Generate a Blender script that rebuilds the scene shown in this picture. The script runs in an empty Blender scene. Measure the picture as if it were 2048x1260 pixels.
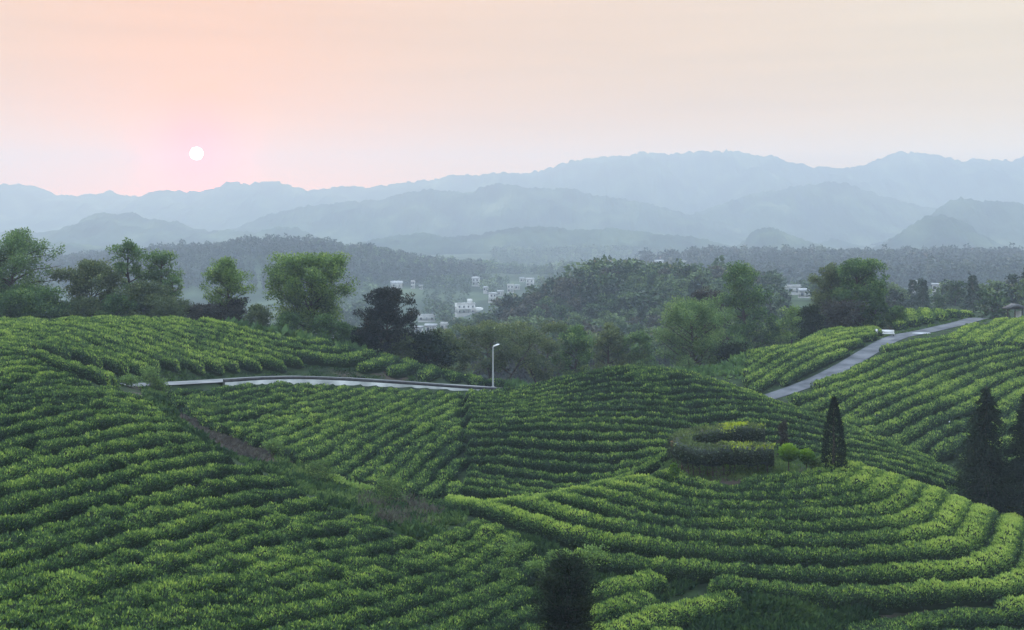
import bpy, math, random
import numpy as np
from mathutils import Vector

# ------------------------------------------------------------------ camera, sky, sun, exposure
SC = bpy.context.scene
COL = SC.collection
W_PX, H_PX = 2048.0, 1260.0
F_PX = 2010.0           # focal length in photo pixels
HORIZON = 430.0         # photo row of the eye level
CX = 1024.0

cam_d = bpy.data.cameras.new("camera")
cam_d.sensor_fit = 'HORIZONTAL'
cam_d.sensor_width = 36.0
cam_d.lens = 36.0 * F_PX / W_PX
cam_d.shift_y = -(H_PX / 2 - HORIZON) / W_PX
cam_d.clip_start = 0.5
cam_d.clip_end = 20000.0
cam = bpy.data.objects.new("camera", cam_d)
COL.objects.link(cam)
cam.location = (0, 0, 0)
cam.rotation_euler = (math.radians(90), 0, 0)
SC.camera = cam

SUN_AZ = math.atan((393 - CX) / F_PX)             # towards -x
SUN_EL = math.atan((HORIZON - 307) / F_PX * math.cos(SUN_AZ))
SUN_DIR = Vector((math.sin(SUN_AZ) * math.cos(SUN_EL), math.cos(SUN_AZ) * math.cos(SUN_EL), math.sin(SUN_EL)))

world = bpy.data.worlds.new("World")
SC.world = world
world.use_nodes = True
wn, wl = world.node_tree.nodes, world.node_tree.links
wn.clear()


def wnode(t, **kw):
    n = wn.new(t)
    for k, v in kw.items():
        setattr(n, k, v)
    return n


w_out = wnode('ShaderNodeOutputWorld')
w_bg = wnode('ShaderNodeBackground')
w_bg.inputs['Strength'].default_value = 1.0
wl.new(w_bg.outputs[0], w_out.inputs['Surface'])
w_tc = wnode('ShaderNodeTexCoord')
w_sep = wnode('ShaderNodeSeparateXYZ')
wl.new(w_tc.outputs['Generated'], w_sep.inputs[0])
# veiled evening sky: colour by elevation of the ray
w_mr = wnode('ShaderNodeMapRange')
w_mr.inputs['From Min'].default_value = -0.1
w_mr.inputs['From Max'].default_value = 0.9
wl.new(w_sep.outputs['Z'], w_mr.inputs['Value'])
w_ramp = wnode('ShaderNodeValToRGB')
wl.new(w_mr.outputs[0], w_ramp.inputs[0])


def ramp(node, stops):
    cr = node.color_ramp
    while len(cr.elements) > 1:
        cr.elements.remove(cr.elements[-1])
    cr.elements[0].position = stops[0][0]
    cr.elements[0].color = tuple(stops[0][1]) + (1,)
    for p, c in stops[1:]:
        e = cr.elements.new(p)
        e.color = tuple(c) + (1,)


SKY_STOPS = [(-0.1, (0.12, 0.15, 0.16)), (-0.02, (0.5, 0.5, 0.5)), (0.01, (0.62, 0.50, 0.09)), (0.05, (0.60, 0.43, 0.07)), (0.1, (0.58, 0.38, 0.11)),
             (0.2, (0.67, 0.52, 0.34)), (0.3, (1.1, 1.05, 0.98)), (0.5, (2.55, 3.05, 3.6)), (0.9, (2.85, 3.6, 4.5))]
SKY_NORM = 5.0
ramp(w_ramp, [(p + 0.1, tuple(v / SKY_NORM for v in c)) for p, c in SKY_STOPS])
w_sc = wnode('ShaderNodeVectorMath', operation='SCALE')
w_sc.inputs['Scale'].default_value = SKY_NORM
wl.new(w_ramp.outputs[0], w_sc.inputs[0])
# warm on the sun's side, cooler away from it
w_dot = wnode('ShaderNodeVectorMath', operation='DOT_PRODUCT')
w_dot.inputs[1].default_value = SUN_DIR
wl.new(w_tc.outputs['Generated'], w_dot.inputs[0])
w_side = wnode('ShaderNodeMapRange')
w_side.inputs['From Min'].default_value = 0.74
w_side.inputs['From Max'].default_value = 1.0
wl.new(w_dot.outputs['Value'], w_side.inputs['Value'])
w_tint = wnode('ShaderNodeMix', data_type='RGBA')
w_tint.inputs['A'].default_value = (1.0, 1.0, 1.0, 1)
w_tint.inputs['B'].default_value = (0.95, 0.66, 0.50, 1)
wl.new(w_side.outputs[0], w_tint.inputs['Factor'])
w_mul = wnode('ShaderNodeVectorMath', operation='MULTIPLY')
wl.new(w_sc.outputs[0], w_mul.inputs[0])
wl.new(w_tint.outputs['Result'], w_mul.inputs[1])


def glow(power, col):
    p = wnode('ShaderNodeMath', operation='POWER')
    p.use_clamp = False
    m = wnode('ShaderNodeMath', operation='MAXIMUM')
    m.inputs[1].default_value = 0.0
    wl.new(w_dot.outputs['Value'], m.inputs[0])
    wl.new(m.outputs[0], p.inputs[0])
    p.inputs[1].default_value = power
    s = wnode('ShaderNodeVectorMath', operation='SCALE')
    s.inputs[0].default_value = col
    wl.new(p.outputs[0], s.inputs['Scale'])
    return s.outputs[0]


def vadd(a, b):
    n = wnode('ShaderNodeVectorMath', operation='ADD')
    wl.new(a, n.inputs[0])
    wl.new(b, n.inputs[1])
    return n.outputs[0]


w_dim = wnode('ShaderNodeMapRange')
w_dim.inputs['From Min'].default_value = -0.9
w_dim.inputs['From Max'].default_value = 0.7
w_dim.inputs['To Min'].default_value = 0.34
w_dim.inputs['To Max'].default_value = 1.0
wl.new(w_dot.outputs['Value'], w_dim.inputs['Value'])
w_dm = wnode('ShaderNodeVectorMath', operation='SCALE')
# faint drawn-out streaks of high haze
w_map = wnode('ShaderNodeMapping')
w_map.inputs['Scale'].default_value = (2.2, 2.2, 34.0)
wl.new(w_tc.outputs['Generated'], w_map.inputs['Vector'])
w_nz = wnode('ShaderNodeTexNoise')
w_nz.inputs['Scale'].default_value = 1.6
w_nz.inputs['Detail'].default_value = 5
wl.new(w_map.outputs[0], w_nz.inputs['Vector'])
w_nr = wnode('ShaderNodeMapRange')
w_nr.inputs['From Min'].default_value = 0.3
w_nr.inputs['From Max'].default_value = 0.7
w_nr.inputs['To Min'].default_value = 0.94
w_nr.inputs['To Max'].default_value = 1.05
wl.new(w_nz.outputs['Fac'], w_nr.inputs['Value'])
w_st = wnode('ShaderNodeVectorMath', operation='SCALE')
wl.new(w_mul.outputs[0], w_st.inputs[0])
wl.new(w_nr.outputs[0], w_st.inputs['Scale'])
wl.new(w_st.outputs[0], w_dm.inputs[0])
wl.new(w_dim.outputs[0], w_dm.inputs['Scale'])
acc = vadd(w_dm.outputs[0], glow(60, (0.10, -0.08, -0.10)))
acc = vadd(acc, glow(1500, (1.8, -0.26, -1.3)))
# the veiled sun itself
w_disc = wnode('ShaderNodeMapRange', interpolation_type='SMOOTHSTEP')
w_disc.inputs['From Min'].default_value = math.cos(math.radians(0.365))
w_disc.inputs['From Max'].default_value = math.cos(math.radians(0.335))
wl.new(w_dot.outputs['Value'], w_disc.inputs['Value'])
w_ds = wnode('ShaderNodeVectorMath', operation='SCALE')
w_ds.inputs[0].default_value = (7.0, 9.0, 13.0)
wl.new(w_disc.outputs[0], w_ds.inputs['Scale'])
w_sky = wnode('ShaderNodeTexSky')
w_sky.sky_type = 'NISHITA'
w_sky.sun_disc = False
w_sky.sun_elevation = SUN_EL
w_sky.sun_rotation = SUN_AZ
w_sky.dust_density = 0.2
w_sky.air_density = 1.4
w_ns = wnode('ShaderNodeVectorMath', operation='SCALE')
w_ns.inputs['Scale'].default_value = 0.05
wl.new(w_sky.outputs[0], w_ns.inputs[0])
acc = vadd(acc, w_ns.outputs[0])
w_max = wnode('ShaderNodeVectorMath', operation='MAXIMUM')
w_max.inputs[1].default_value = (0.02, 0.02, 0.02)
wl.new(acc, w_max.inputs[0])
acc = vadd(w_max.outputs[0], w_ds.outputs[0])
wl.new(acc, w_bg.inputs['Color'])
world.cycles.sampling_method = 'MANUAL'
world.cycles.sample_map_resolution = 1024

sun_d = bpy.data.lights.new("sun", 'SUN')
sun_d.energy = 5.0
sun_d.angle = math.radians(0.6)
sun_d.color = (1.0, 0.86, 0.70)
sun = bpy.data.objects.new("sun", sun_d)
COL.objects.link(sun)
sun.rotation_euler = (-SUN_DIR).to_track_quat('-Z', 'Y').to_euler()

SC.view_settings.view_transform = 'Standard'
SC.view_settings.look = 'None'
SC.view_settings.exposure = 0.15
SC.view_settings.gamma = 1.0
SC.cycles.max_bounces = 6
SC.cycles.diffuse_bounces = 3
SC.cycles.glossy_bounces = 2
SC.cycles.transmission_bounces = 3
SC.cycles.volume_bounces = 1
SC.cycles.caustics_reflective = False
SC.cycles.caustics_refractive = False

# haze of the valley: one closed box round everything
HAZE_D = 0.00046
HAZE_COL = (0.545, 0.655, 0.81)
HAZE_ABS = (0.36, 0.19, 0.0)
# ------------------------------------------------------------------ small numeric helpers
RNG = np.random.default_rng(7)


def hash2(ix, iy, seed=0):
    ix = np.asarray(ix).astype(np.int64)
    iy = np.asarray(iy).astype(np.int64)
    h = (ix * 374761393 + iy * 668265263 + seed * 1442695041) & 0x7fffffff
    h = ((h ^ (h >> 13)) * 1274126177) & 0x7fffffff
    h = (h ^ (h >> 16)) & 0xffff
    return h / 65535.0


def vnoise(x, y, seed=0):
    x = np.asarray(x, float)
    y = np.asarray(y, float)
    xi = np.floor(x)
    yi = np.floor(y)
    fx = x - xi
    fy = y - yi
    fx = fx * fx * (3 - 2 * fx)
    fy = fy * fy * (3 - 2 * fy)
    a = hash2(xi, yi, seed)
    b = hash2(xi + 1, yi, seed)
    c = hash2(xi, yi + 1, seed)
    d = hash2(xi + 1, yi + 1, seed)
    return (a + (b - a) * fx) * (1 - fy) + (c + (d - c) * fx) * fy


def fbm(x, y, seed=0, octv=4, gain=0.5):
    s, a, t = 0.0, 1.0, 0.0
    for o in range(octv):
        s = s + a * (vnoise(x * 2 ** o, y * 2 ** o, seed + o * 17) - 0.5)
        t += a
        a *= gain
    return s / t * 2


def smooth01(x):
    x = np.clip(x, 0, 1)
    return x * x * (3 - 2 * x)


class TPS:
    """smooth surface through surveyed heights"""

    def __init__(self, pts, scale, lam=1e-4):
        P = np.array(pts, float)
        self.s = scale
        self.xy = P[:, :2] / scale
        n = len(P)
        K = self.k(self.xy, self.xy) + lam * np.eye(n)
        A = np.hstack([np.ones((n, 1)), self.xy])
        M = np.block([[K, A], [A.T, np.zeros((3, 3))]])
        sol = np.linalg.solve(M, np.concatenate([P[:, 2], np.zeros(3)]))
        self.w, self.a = sol[:n], sol[n:]

    @staticmethod
    def k(a, b):
        d2 = ((a[:, None, :] - b[None, :, :]) ** 2).sum(-1)
        return 0.5 * d2 * np.log(d2 + 1e-12)

    def __call__(self, x, y):
        x = np.asarray(x, float)
        sh = x.shape
        q = np.stack([x.ravel(), np.asarray(y, float).ravel()], 1) / self.s
        out = np.empty(len(q))
        for i in range(0, len(q), 20000):
            b = q[i:i + 20000]
            out[i:i + 20000] = self.k(b, self.xy) @ self.w + self.a[0] + b @ self.a[1:]
        return out.reshape(sh)


def at(px, py, Y, dz=0.0):
    """point seen at photo pixel (px, py) at distance Y"""
    return ((px - CX) / F_PX * Y, Y, -(py - HORIZON) / F_PX * Y + dz)


# ------------------------------------------------------------------ heights of the near hills
def eY(Y):
    return 95 + (Y - 95) * 0.7


near = []
B = -0.75     # bushes stand this high on the ground
for px, py, Y in [
    # slope A, left
    (-300, 1300, 34), (0, 1260, 37), (300, 1260, 39), (600, 1260, 43), (850, 1260, 47), (1050, 1260, 49.5), (600, 1400, 37), (0, 1400, 31), (1050, 1400, 43),
    (0, 1100, 45), (300, 1100, 48), (600, 1100, 53), (850, 1130, 57), (1050, 1130, 59),
    (0, 950, 56), (250, 950, 59), (500, 950, 66), (-300, 900, 52), (-300, 1100, 42),
    (0, 820, 68), (200, 820, 72), (380, 860, 76), (0, 700, 88), (150, 740, 88), (270, 775, 90), (-300, 700, 84), (-300, 780, 68),
    (560, 950, 70), (680, 1010, 66.5), (800, 1050, 63),
    # mound D
    (1330, 945, 76), (1200, 965, 73.5), (1080, 992, 71.5), (960, 1015, 69), (1480, 960, 72.5), (1668, 942, 74),
    (1780, 948, 74), (1900, 993, 73), (2000, 1038, 71), (2048, 1063, 70), (2200, 1150, 66),
    (1500, 1040, 65), (1500, 1110, 61), (1500, 1165, 57.5), (1500, 1250, 53), (1500, 1400, 46),
    (1200, 1050, 64), (1200, 1110, 60.5), (1200, 1200, 55), (1250, 1260, 52),
    (1800, 1080, 63.5), (1800, 1150, 59.5), (1800, 1240, 55.5), (2000, 1110, 64), (2048, 1190, 59.5), (2048, 1260, 56), (2048, 1400, 49),
    # hill C
    (930, 960, 82), (700, 950, 80.5), (800, 985, 76), (600, 900, 83), (500, 850, 88), (400, 800, 93),
    (700, 850, 94), (930, 870, 93), (930, 800, 107), (700, 800, 104), (550, 790, 100),
    (1100, 972, 83), (1100, 872, 92), (1100, 800, 106), (1100, 757, 117), (1000, 777, 119),
    (1270, 735, 112), (1270, 800, 101), (1270, 870, 91), (1270, 945, 84), (1180, 740, 115), (1350, 741, 111),
    (1420, 760, 110), (1420, 800, 103), (1450, 850, 95), (1540, 795, 107),
    (1650, 830, 103), (1650, 880, 95), (1800, 883, 98), (1800, 930, 89), (1930, 952, 90),
    # hill B
    (150, 665, 105), (300, 652, 115), (430, 649, 122), (540, 659, 124), (640, 679, 125), (780, 714, 125), (900, 747, 124), (975, 768, 122.5),
    (430, 700, 113), (300, 700, 106), (600, 718, 116), (150, 705, 97), (700, 740, 117.5), (430, 735, 107.5), (600, 738, 114.2), (820, 750, 120),
]:
    near.append(at(px, py, Y, B))
for px, py, Y in [   # far right slope
    (1480, 772, 133), (1500, 700, 158), (1640, 660, 172), (1740, 664, 170),
    (1600, 802, 124), (1750, 725, 145), (1900, 680, 160), (2048, 640, 175), (2048, 700, 147), (2048, 760, 131), (1900, 780, 126),
    (1750, 800, 121), (1700, 840, 112), (1850, 870, 107), (1950, 900, 101), (2048, 880, 106), (2200, 640, 170), (2200, 760, 130),
    (1820, 622, 197), (1950, 630, 202), (2250, 900, 100),
]:
    near.append(at(px, py, eY(Y), B))
near += [at(1480, 938, 75), at(1668, 937, 74), at(1560, 930, 76), at(1400, 940, 76)]
for px, Y, z in [   # ground behind the crests, out of sight from here
    (1350, 81, -19.3), (1440, 83, -19.2), (1560, 83, -19.4), (1480, 90, -21.6), (1200, 80, -22.4), (1300, 83, -21.6), (1050, 77, -22.9), (1668, 82, -21.2), (1800, 83, -23.6), (1950, 80, -24.0), (2100, 82, -25.5),
    (1270, 128, -20.5), (1100, 130, -22.5), (1420, 122, -21.5), (1270, 145, -25.5), (1050, 150, -27), (1420, 145, -26), (1270, 180, -31), (1000, 180, -32),
    (1650, 110, -24.5), (1800, 103, -25.2), (1930, 97, -25.5), (2100, 96, -26),
    (0, 112, -13.0), (0, 135, -15.5), (300, 140, -16.5), (430, 145, -18), (640, 145, -21), (780, 145, -23), (900, 142, -25), (-300, 110, -11), (-300, 140, -14),
    (0, 170, -24), (430, 175, -27), (800, 180, -32),
    (1500, 150, -26), (1480, 175, -30), (1640, 165, -22), (1740, 178, -20), (1880, 185, -20), (2048, 175, -19), (2048, 195, -22), (1640, 195, -27), (2250, 180, -20),
]:
    near.append(((px - CX) / F_PX * Y, Y, z))

ROAD_A = [at(120, 772, 93), at(250, 771, 96.5), at(350, 767, 100.5), at(430, 762.5, 104.5), at(520, 757, 109), at(600, 755.5, 112), at(700, 759, 115), at(800, 765, 117.3), at(900, 772, 119.5), at(985, 777, 121.0), at(1030, 779, 123)]
ROAD_E = [at(1500, 806, eY(131)), at(1565, 786, eY(134)), at(1630, 762, eY(139)), at(1690, 732, eY(147)), at(1740, 702, eY(156)), at(1790, 676, eY(166)), at(1850, 663, eY(175)), at(1920, 647, eY(184)), at(1962, 637, eY(193)), ((1990 - CX) / F_PX * 178, 178, -19.6), ((2040 - CX) / F_PX * 200, 200, -23.5)]
for p in ROAD_E[1:-2]:
    near.append(p)
for p in ROAD_A[1:-1]:
    near.append((p[0], p[1] + 1.2, p[2]))
near_tps = TPS(near, 60.0, 3e-3)

# ------------------------------------------------------------------ heights beyond
def fY(Y):
    return Y if Y < 400 else 400 + (Y - 400) * 1.65


far = []
T = -8.0      # canopy height
for px, py, Y in [
    (930, 660, 300), (1000, 610, 350), (1100, 560, 370), (1200, 522, 380), (1290, 532, 380), (1400, 548, 390), (1500, 562, 400), (1100, 640, 300), (1250, 600, 320),
    (1200, 665, 265), (1350, 640, 280), (900, 672, 330),
    (340, 572, 650), (400, 532, 680), (480, 498, 720), (560, 486, 750), (650, 486, 760), (740, 497, 770), (810, 514, 780), (870, 522, 850), (1000, 532, 900), (1060, 546, 900),
    (700, 545, 680), (600, 600, 560), (450, 620, 500), (250, 600, 600), (100, 600, 600), (-100, 600, 600),
    (1070, 522, 1100), (1130, 502, 1150), (1200, 494, 1200), (1260, 502, 1200), (1300, 520, 1150),
    (1340, 514, 800), (1450, 510, 850), (1560, 512, 800), (1700, 512, 750), (1850, 522, 700), (2000, 532, 650), (2100, 535, 600),
    (1600, 580, 480), (1800, 580, 460), (1950, 575, 420), (2100, 560, 400),
]:
    far.append(at(px, py, fY(Y), T))
for px, py, Y in [(930, 632, 600), (790, 577, 672), (845, 582, 660), (950, 573, 690), (860, 655, 480), (1000, 591, 650), (985, 606, 605), (1050, 571, 705), (940, 640, 520), (800, 640, 520), (1580, 590, 440), (1650, 600, 330)]:
    far.append(at(px, py, fY(Y)))
for u, Y, z in [(0.07, 520, -58), (0.2, 520, -58), (-0.1, 430, -58), (-0.2, 400, -56), (-0.35, 400, -55), (-0.5, 400, -50), (-0.7, 500, -50), (0.7, 500, -40), (0.0, 400, -52),
                (-0.2, 1000, -66), (0.0, 1300, -70), (0.2, 1400, -72), (0.35, 1100, -66), (0.5, 1000, -66), (-0.5, 900, -66), (-0.4, 1400, -72), (0.6, 1500, -72), (-0.7, 1500, -72), (0.75, 1000, -66),
                (-0.4, 250, -36), (-0.2, 250, -40), (0, 250, -42), (0.15, 230, -34), (0.25, 240, -34), (0.35, 250, -26), (0.5, 250, -24), (-0.6, 250, -30), (0.7, 250, -24), (0.4, 330, -32)]:
    far.append((u * fY(Y), fY(Y), z))
far_tps = TPS(far, 300.0, 1e-3)


def seg_dist(P, pts):
    """distance to a polyline, height along it, side (+ = left of travel)"""
    best = np.full(P.shape[0], 1e9)
    zz = np.zeros(P.shape[0])
    side = np.zeros(P.shape[0])
    for a, b in zip(pts[:-1], pts[1:]):
        a2, b2 = np.array(a[:2]), np.array(b[:2])
        d = b2 - a2
        L2 = (d ** 2).sum()
        t = np.clip(((P - a2) @ d) / L2, 0, 1)
        q = a2 + t[:, None] * d
        dist = np.hypot(*(P - q).T)
        s = d[0] * (P[:, 1] - a2[1]) - d[1] * (P[:, 0] - a2[0])
        m = dist < best
        best[m] = dist[m]
        zz[m] = (a[2] + (b[2] - a[2]) * t)[m]
        side[m] = np.sign(s)[m]
    return best, zz, side


def catmull(pts, n=10):
    P = [np.array(p, float) for p in pts]
    P = [2 * P[0] - P[1]] + P + [2 * P[-1] - P[-2]]
    out = []
    for i in range(1, len(P) - 2):
        for k in range(n):
            t = k / n
            p0, p1, p2, p3 = P[i - 1:i + 3]
            out.append(0.5 * (2 * p1 + (p2 - p0) * t + (2 * p0 - 5 * p1 + 4 * p2 - p3) * t * t + (3 * p1 - p0 - 3 * p2 + p3) * t ** 3))
    out.append(P[-2])
    return np.array(out)


ROAD_A = catmull(ROAD_A, 6)
ROAD_E = catmull(ROAD_E, 6)
RA_W, RE_W = 1.3, 1.3


def ground(x, y):
    x = np.asarray(x, float)
    y = np.asarray(y, float)
    sh = x.shape
    x = x.ravel()
    y = y.ravel()
    z = np.zeros_like(x)
    w = smooth01((y - 185) / 45)
    m = w < 1
    if m.any():
        zn = near_tps(x[m], y[m])
        zn = zn + 0.10 * fbm(x[m] / 3.1, y[m] / 3.1, 3)
        P = np.stack([x[m], y[m]], 1)
        box = (x[m] > -52) & (x[m] < 6) & (y[m] > 80) & (y[m] < 130)
        if box.any():
            d, zr, s = seg_dist(P[box], ROAD_A)
            k = np.where(s > 0, 1 - smooth01((d - RA_W) / 1.6), (d < RA_W + 0.05).astype(float))
            zn[box] = zn[box] * (1 - k) + (zr - 0.03) * k
        box = (x[m] > 15) & (x[m] < 110) & (y[m] > 105) & (y[m] < 185)
        if box.any():
            d, zr, s = seg_dist(P[box], ROAD_E)
            k = 1 - smooth01((d - RE_W - 0.2) / 2.5)
            zn[box] = zn[box] * (1 - k) + (zr - 0.03) * k
        z[m] += (1 - w[m]) * zn
    m = w > 0
    if m.any():
        zf = far_tps(x[m], np.minimum(y[m], 2000))
        k = smooth01((y[m] - 1500) / 500)
        zf = zf * (1 - k) + (-72) * k
        zf = zf + 2.0 * fbm(x[m] / 60, y[m] / 60, 5)
        z[m] += w[m] * zf
    return z.reshape(sh)


GROUND_GRID = {}


def ground_fast(x, y):
    """bilinear height from a cached 0.5 m grid over the near hills"""
    if 'z' not in GROUND_GRID:
        gx = np.arange(-75, 125.1, 0.5)
        gy = np.arange(24, 240.1, 0.5)
        X, Y = np.meshgrid(gx, gy)
        GROUND_GRID['z'] = ground(X, Y)
    G = GROUND_GRID['z']
    fx = np.clip((np.asarray(x) + 75) / 0.5, 0, G.shape[1] - 1.001)
    fy = np.clip((np.asarray(y) - 24) / 0.5, 0, G.shape[0] - 1.001)
    i = fx.astype(int)
    j = fy.astype(int)
    u = fx - i
    v = fy - j
    return (G[j, i] * (1 - u) + G[j, i + 1] * u) * (1 - v) + (G[j + 1, i] * (1 - u) + G[j + 1, i + 1] * u) * v


def cast(px, py, lift=0.75, y0=26.0, y1=235.0):
    """first ground point (lifted by the bush height) met by the ray through a photo pixel"""
    Y = np.arange(y0, y1, 0.25)
    X = (px - CX) / F_PX * Y
    zr = -(py - HORIZON) / F_PX * Y
    hit = np.nonzero(ground_fast(X, Y) + lift >= zr)[0]
    i = hit[0] if len(hit) else len(Y) - 1
    return np.array([X[i], Y[i]])


# ------------------------------------------------------------------ mesh helpers
def mesh_np(name, verts, quads=None, tris=None, mat=None, smooth=False, attrs=None, parent=None, link=True, uvless=True):
    verts = np.asarray(verts, np.float32).reshape(-1, 3)
    me = bpy.data.meshes.new(name)
    me.vertices.add(len(verts))
    me.vertices.foreach_set('co', verts.ravel())
    nq = 0 if quads is None else len(quads)
    nt = 0 if tris is None else len(tris)
    loops = []
    if nq:
        loops.append(np.asarray(quads, np.int32).ravel())
    if nt:
        loops.append(np.asarray(tris, np.int32).ravel())
    loops = np.concatenate(loops)
    me.loops.add(len(loops))
    me.loops.foreach_set('vertex_index', loops)
    me.polygons.add(nq + nt)
    starts = np.concatenate([np.arange(nq) * 4, nq * 4 + np.arange(nt) * 3]).astype(np.int32)
    me.polygons.foreach_set('loop_start', starts)
    if smooth is not False:
        sm = np.ones(nq + nt, bool) if smooth is True else np.asarray(smooth, bool)
        me.polygons.foreach_set('use_smooth', sm)
    if attrs:
        for k, v in attrs.items():
            a = me.attributes.new(k, 'FLOAT', 'POINT')
            a.data.foreach_set('value', np.asarray(v, np.float32))
    me.update(calc_edges=True)
    if mat is not None:
        me.materials.append(mat)
    o = bpy.data.objects.new(name, me)
    if link:
        COL.objects.link(o)
    if parent is not None:
        o.parent = parent
    return o


def grid_quads(nu, nv):
    i = np.arange(nu * nv).reshape(nv, nu)
    return np.stack([i[:-1, :-1].ravel(), i[:-1, 1:].ravel(), i[1:, 1:].ravel(), i[1:, :-1].ravel()], 1)


def tag(o, label=None, cat=None, group=None, kind=None):
    if label:
        o['label'] = label
    if cat:
        o['category'] = cat
    if group:
        o['group'] = group
    if kind:
        o['kind'] = kind
    return o


def empty(name, loc, rz=0.0):
    o = bpy.data.objects.new(name, None)
    COL.objects.link(o)
    o.location = loc
    o.rotation_euler = (0, 0, rz)
    o.empty_display_size = 0.3
    return o


# ------------------------------------------------------------------ materials
def new_mat(name):
    m = bpy.data.materials.new(name)
    m.use_nodes = True
    m.node_tree.nodes.clear()
    return m, m.node_tree.nodes, m.node_tree.links


def leaf_mat(name, stops, trans=0.35, rough=0.55, spec=0.25, noise=0.35, nscale=0.7):
    """foliage: colour from each leaf's own age plus patches, light passing through"""
    m, n, l = new_mat(name)
    out = n.new('ShaderNodeOutputMaterial')
    at_ = n.new('ShaderNodeAttribute')
    at_.attribute_name = 'leaf_tone'
    geo = n.new('ShaderNodeNewGeometry')
    ns = n.new('ShaderNodeTexNoise')
    ns.inputs['Scale'].default_value = nscale
    ns.inputs['Detail'].default_value = 3
    l.new(geo.outputs['Position'], ns.inputs['Vector'])
    ma = n.new('ShaderNodeMath')
    ma.operation = 'MULTIPLY_ADD'
    ma.inputs[1].default_value = noise * 2
    ma.inputs[2].default_value = -noise
    l.new(ns.outputs['Fac'], ma.inputs[0])
    ad = n.new('ShaderNodeMath')
    ad.operation = 'ADD'
    ad.use_clamp = True
    l.new(ma.outputs[0], ad.inputs[0])
    l.new(at_.outputs['Fac'], ad.inputs[1])
    rp = n.new('ShaderNodeValToRGB')
    ramp(rp, stops)
    l.new(ad.outputs[0], rp.inputs[0])
    bs = n.new('ShaderNodeBsdfPrincipled')
    bs.inputs['Roughness'].default_value = rough
    bs.inputs['Specular IOR Level'].default_value = spec
    l.new(rp.outputs[0], bs.inputs['Base Color'])
    tr = n.new('ShaderNodeBsdfTranslucent')
    l.new(rp.outputs[0], tr.inputs['Color'])
    mx = n.new('ShaderNodeMixShader')
    mx.inputs[0].default_value = trans
    l.new(bs.outputs[0], mx.inputs[1])
    l.new(tr.outputs[0], mx.inputs[2])
    l.new(mx.outputs[0], out.inputs['Surface'])
    return m


def plain_mat(name, col, col2=None, scale=3.0, rough=0.85, spec=0.2, bump=0.0, metallic=0.0, detail=5):
    m, n, l = new_mat(name)
    out = n.new('ShaderNodeOutputMaterial')
    bs = n.new('ShaderNodeBsdfPrincipled')
    bs.inputs['Roughness'].default_value = rough
    bs.inputs['Specular IOR Level'].default_value = spec
    bs.inputs['Metallic'].default_value = metallic
    l.new(bs.outputs[0], out.inputs['Surface'])
    if col2 is None:
        bs.inputs['Base Color'].default_value = tuple(col) + (1,)
        return m
    tc = n.new('ShaderNodeTexCoord')
    ns = n.new('ShaderNodeTexNoise')
    ns.inputs['Scale'].default_value = scale
    ns.inputs['Detail'].default_value = detail
    l.new(tc.outputs['Object'], ns.inputs['Vector'])
    rp = n.new('ShaderNodeValToRGB')
    ramp(rp, [(0.35, col), (0.65, col2)])
    l.new(ns.outputs['Fac'], rp.inputs[0])
    l.new(rp.outputs[0], bs.inputs['Base Color'])
    if bump:
        bp = n.new('ShaderNodeBump')
        bp.inputs['Strength'].default_value = bump
        bp.inputs['Distance'].default_value = 0.05
        l.new(ns.outputs['Fac'], bp.inputs['Height'])
        l.new(bp.outputs[0], bs.inputs['Normal'])
    return m


M_ROAD = plain_mat('road_surface', (0.05, 0.054, 0.064), (0.115, 0.12, 0.135), 0.55, 0.8)
M_CONC = plain_mat('concrete', (0.13, 0.135, 0.14), (0.21, 0.21, 0.21), 0.6, 0.85)
M_WALL = plain_mat('wall_concrete', (0.20, 0.215, 0.21), (0.48, 0.49, 0.48), 0.45, 0.9)
M_KERB = plain_mat('kerb_dark', (0.035, 0.035, 0.04), (0.07, 0.07, 0.075), 2.0, 0.8)
M_WHITE = plain_mat('white_paint', (0.75, 0.76, 0.78), (0.82, 0.83, 0.84), 1.5, 0.5)
M_METAL = plain_mat('galvanised', (0.55, 0.57, 0.60), None, rough=0.45, metallic=0.3)
M_BARK = plain_mat('bark', (0.035, 0.028, 0.022), (0.09, 0.075, 0.06), 6.0, 0.9)
M_GLASS = plain_mat('window_glass', (0.03, 0.04, 0.05), None, rough=0.15, spec=0.5)


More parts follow.
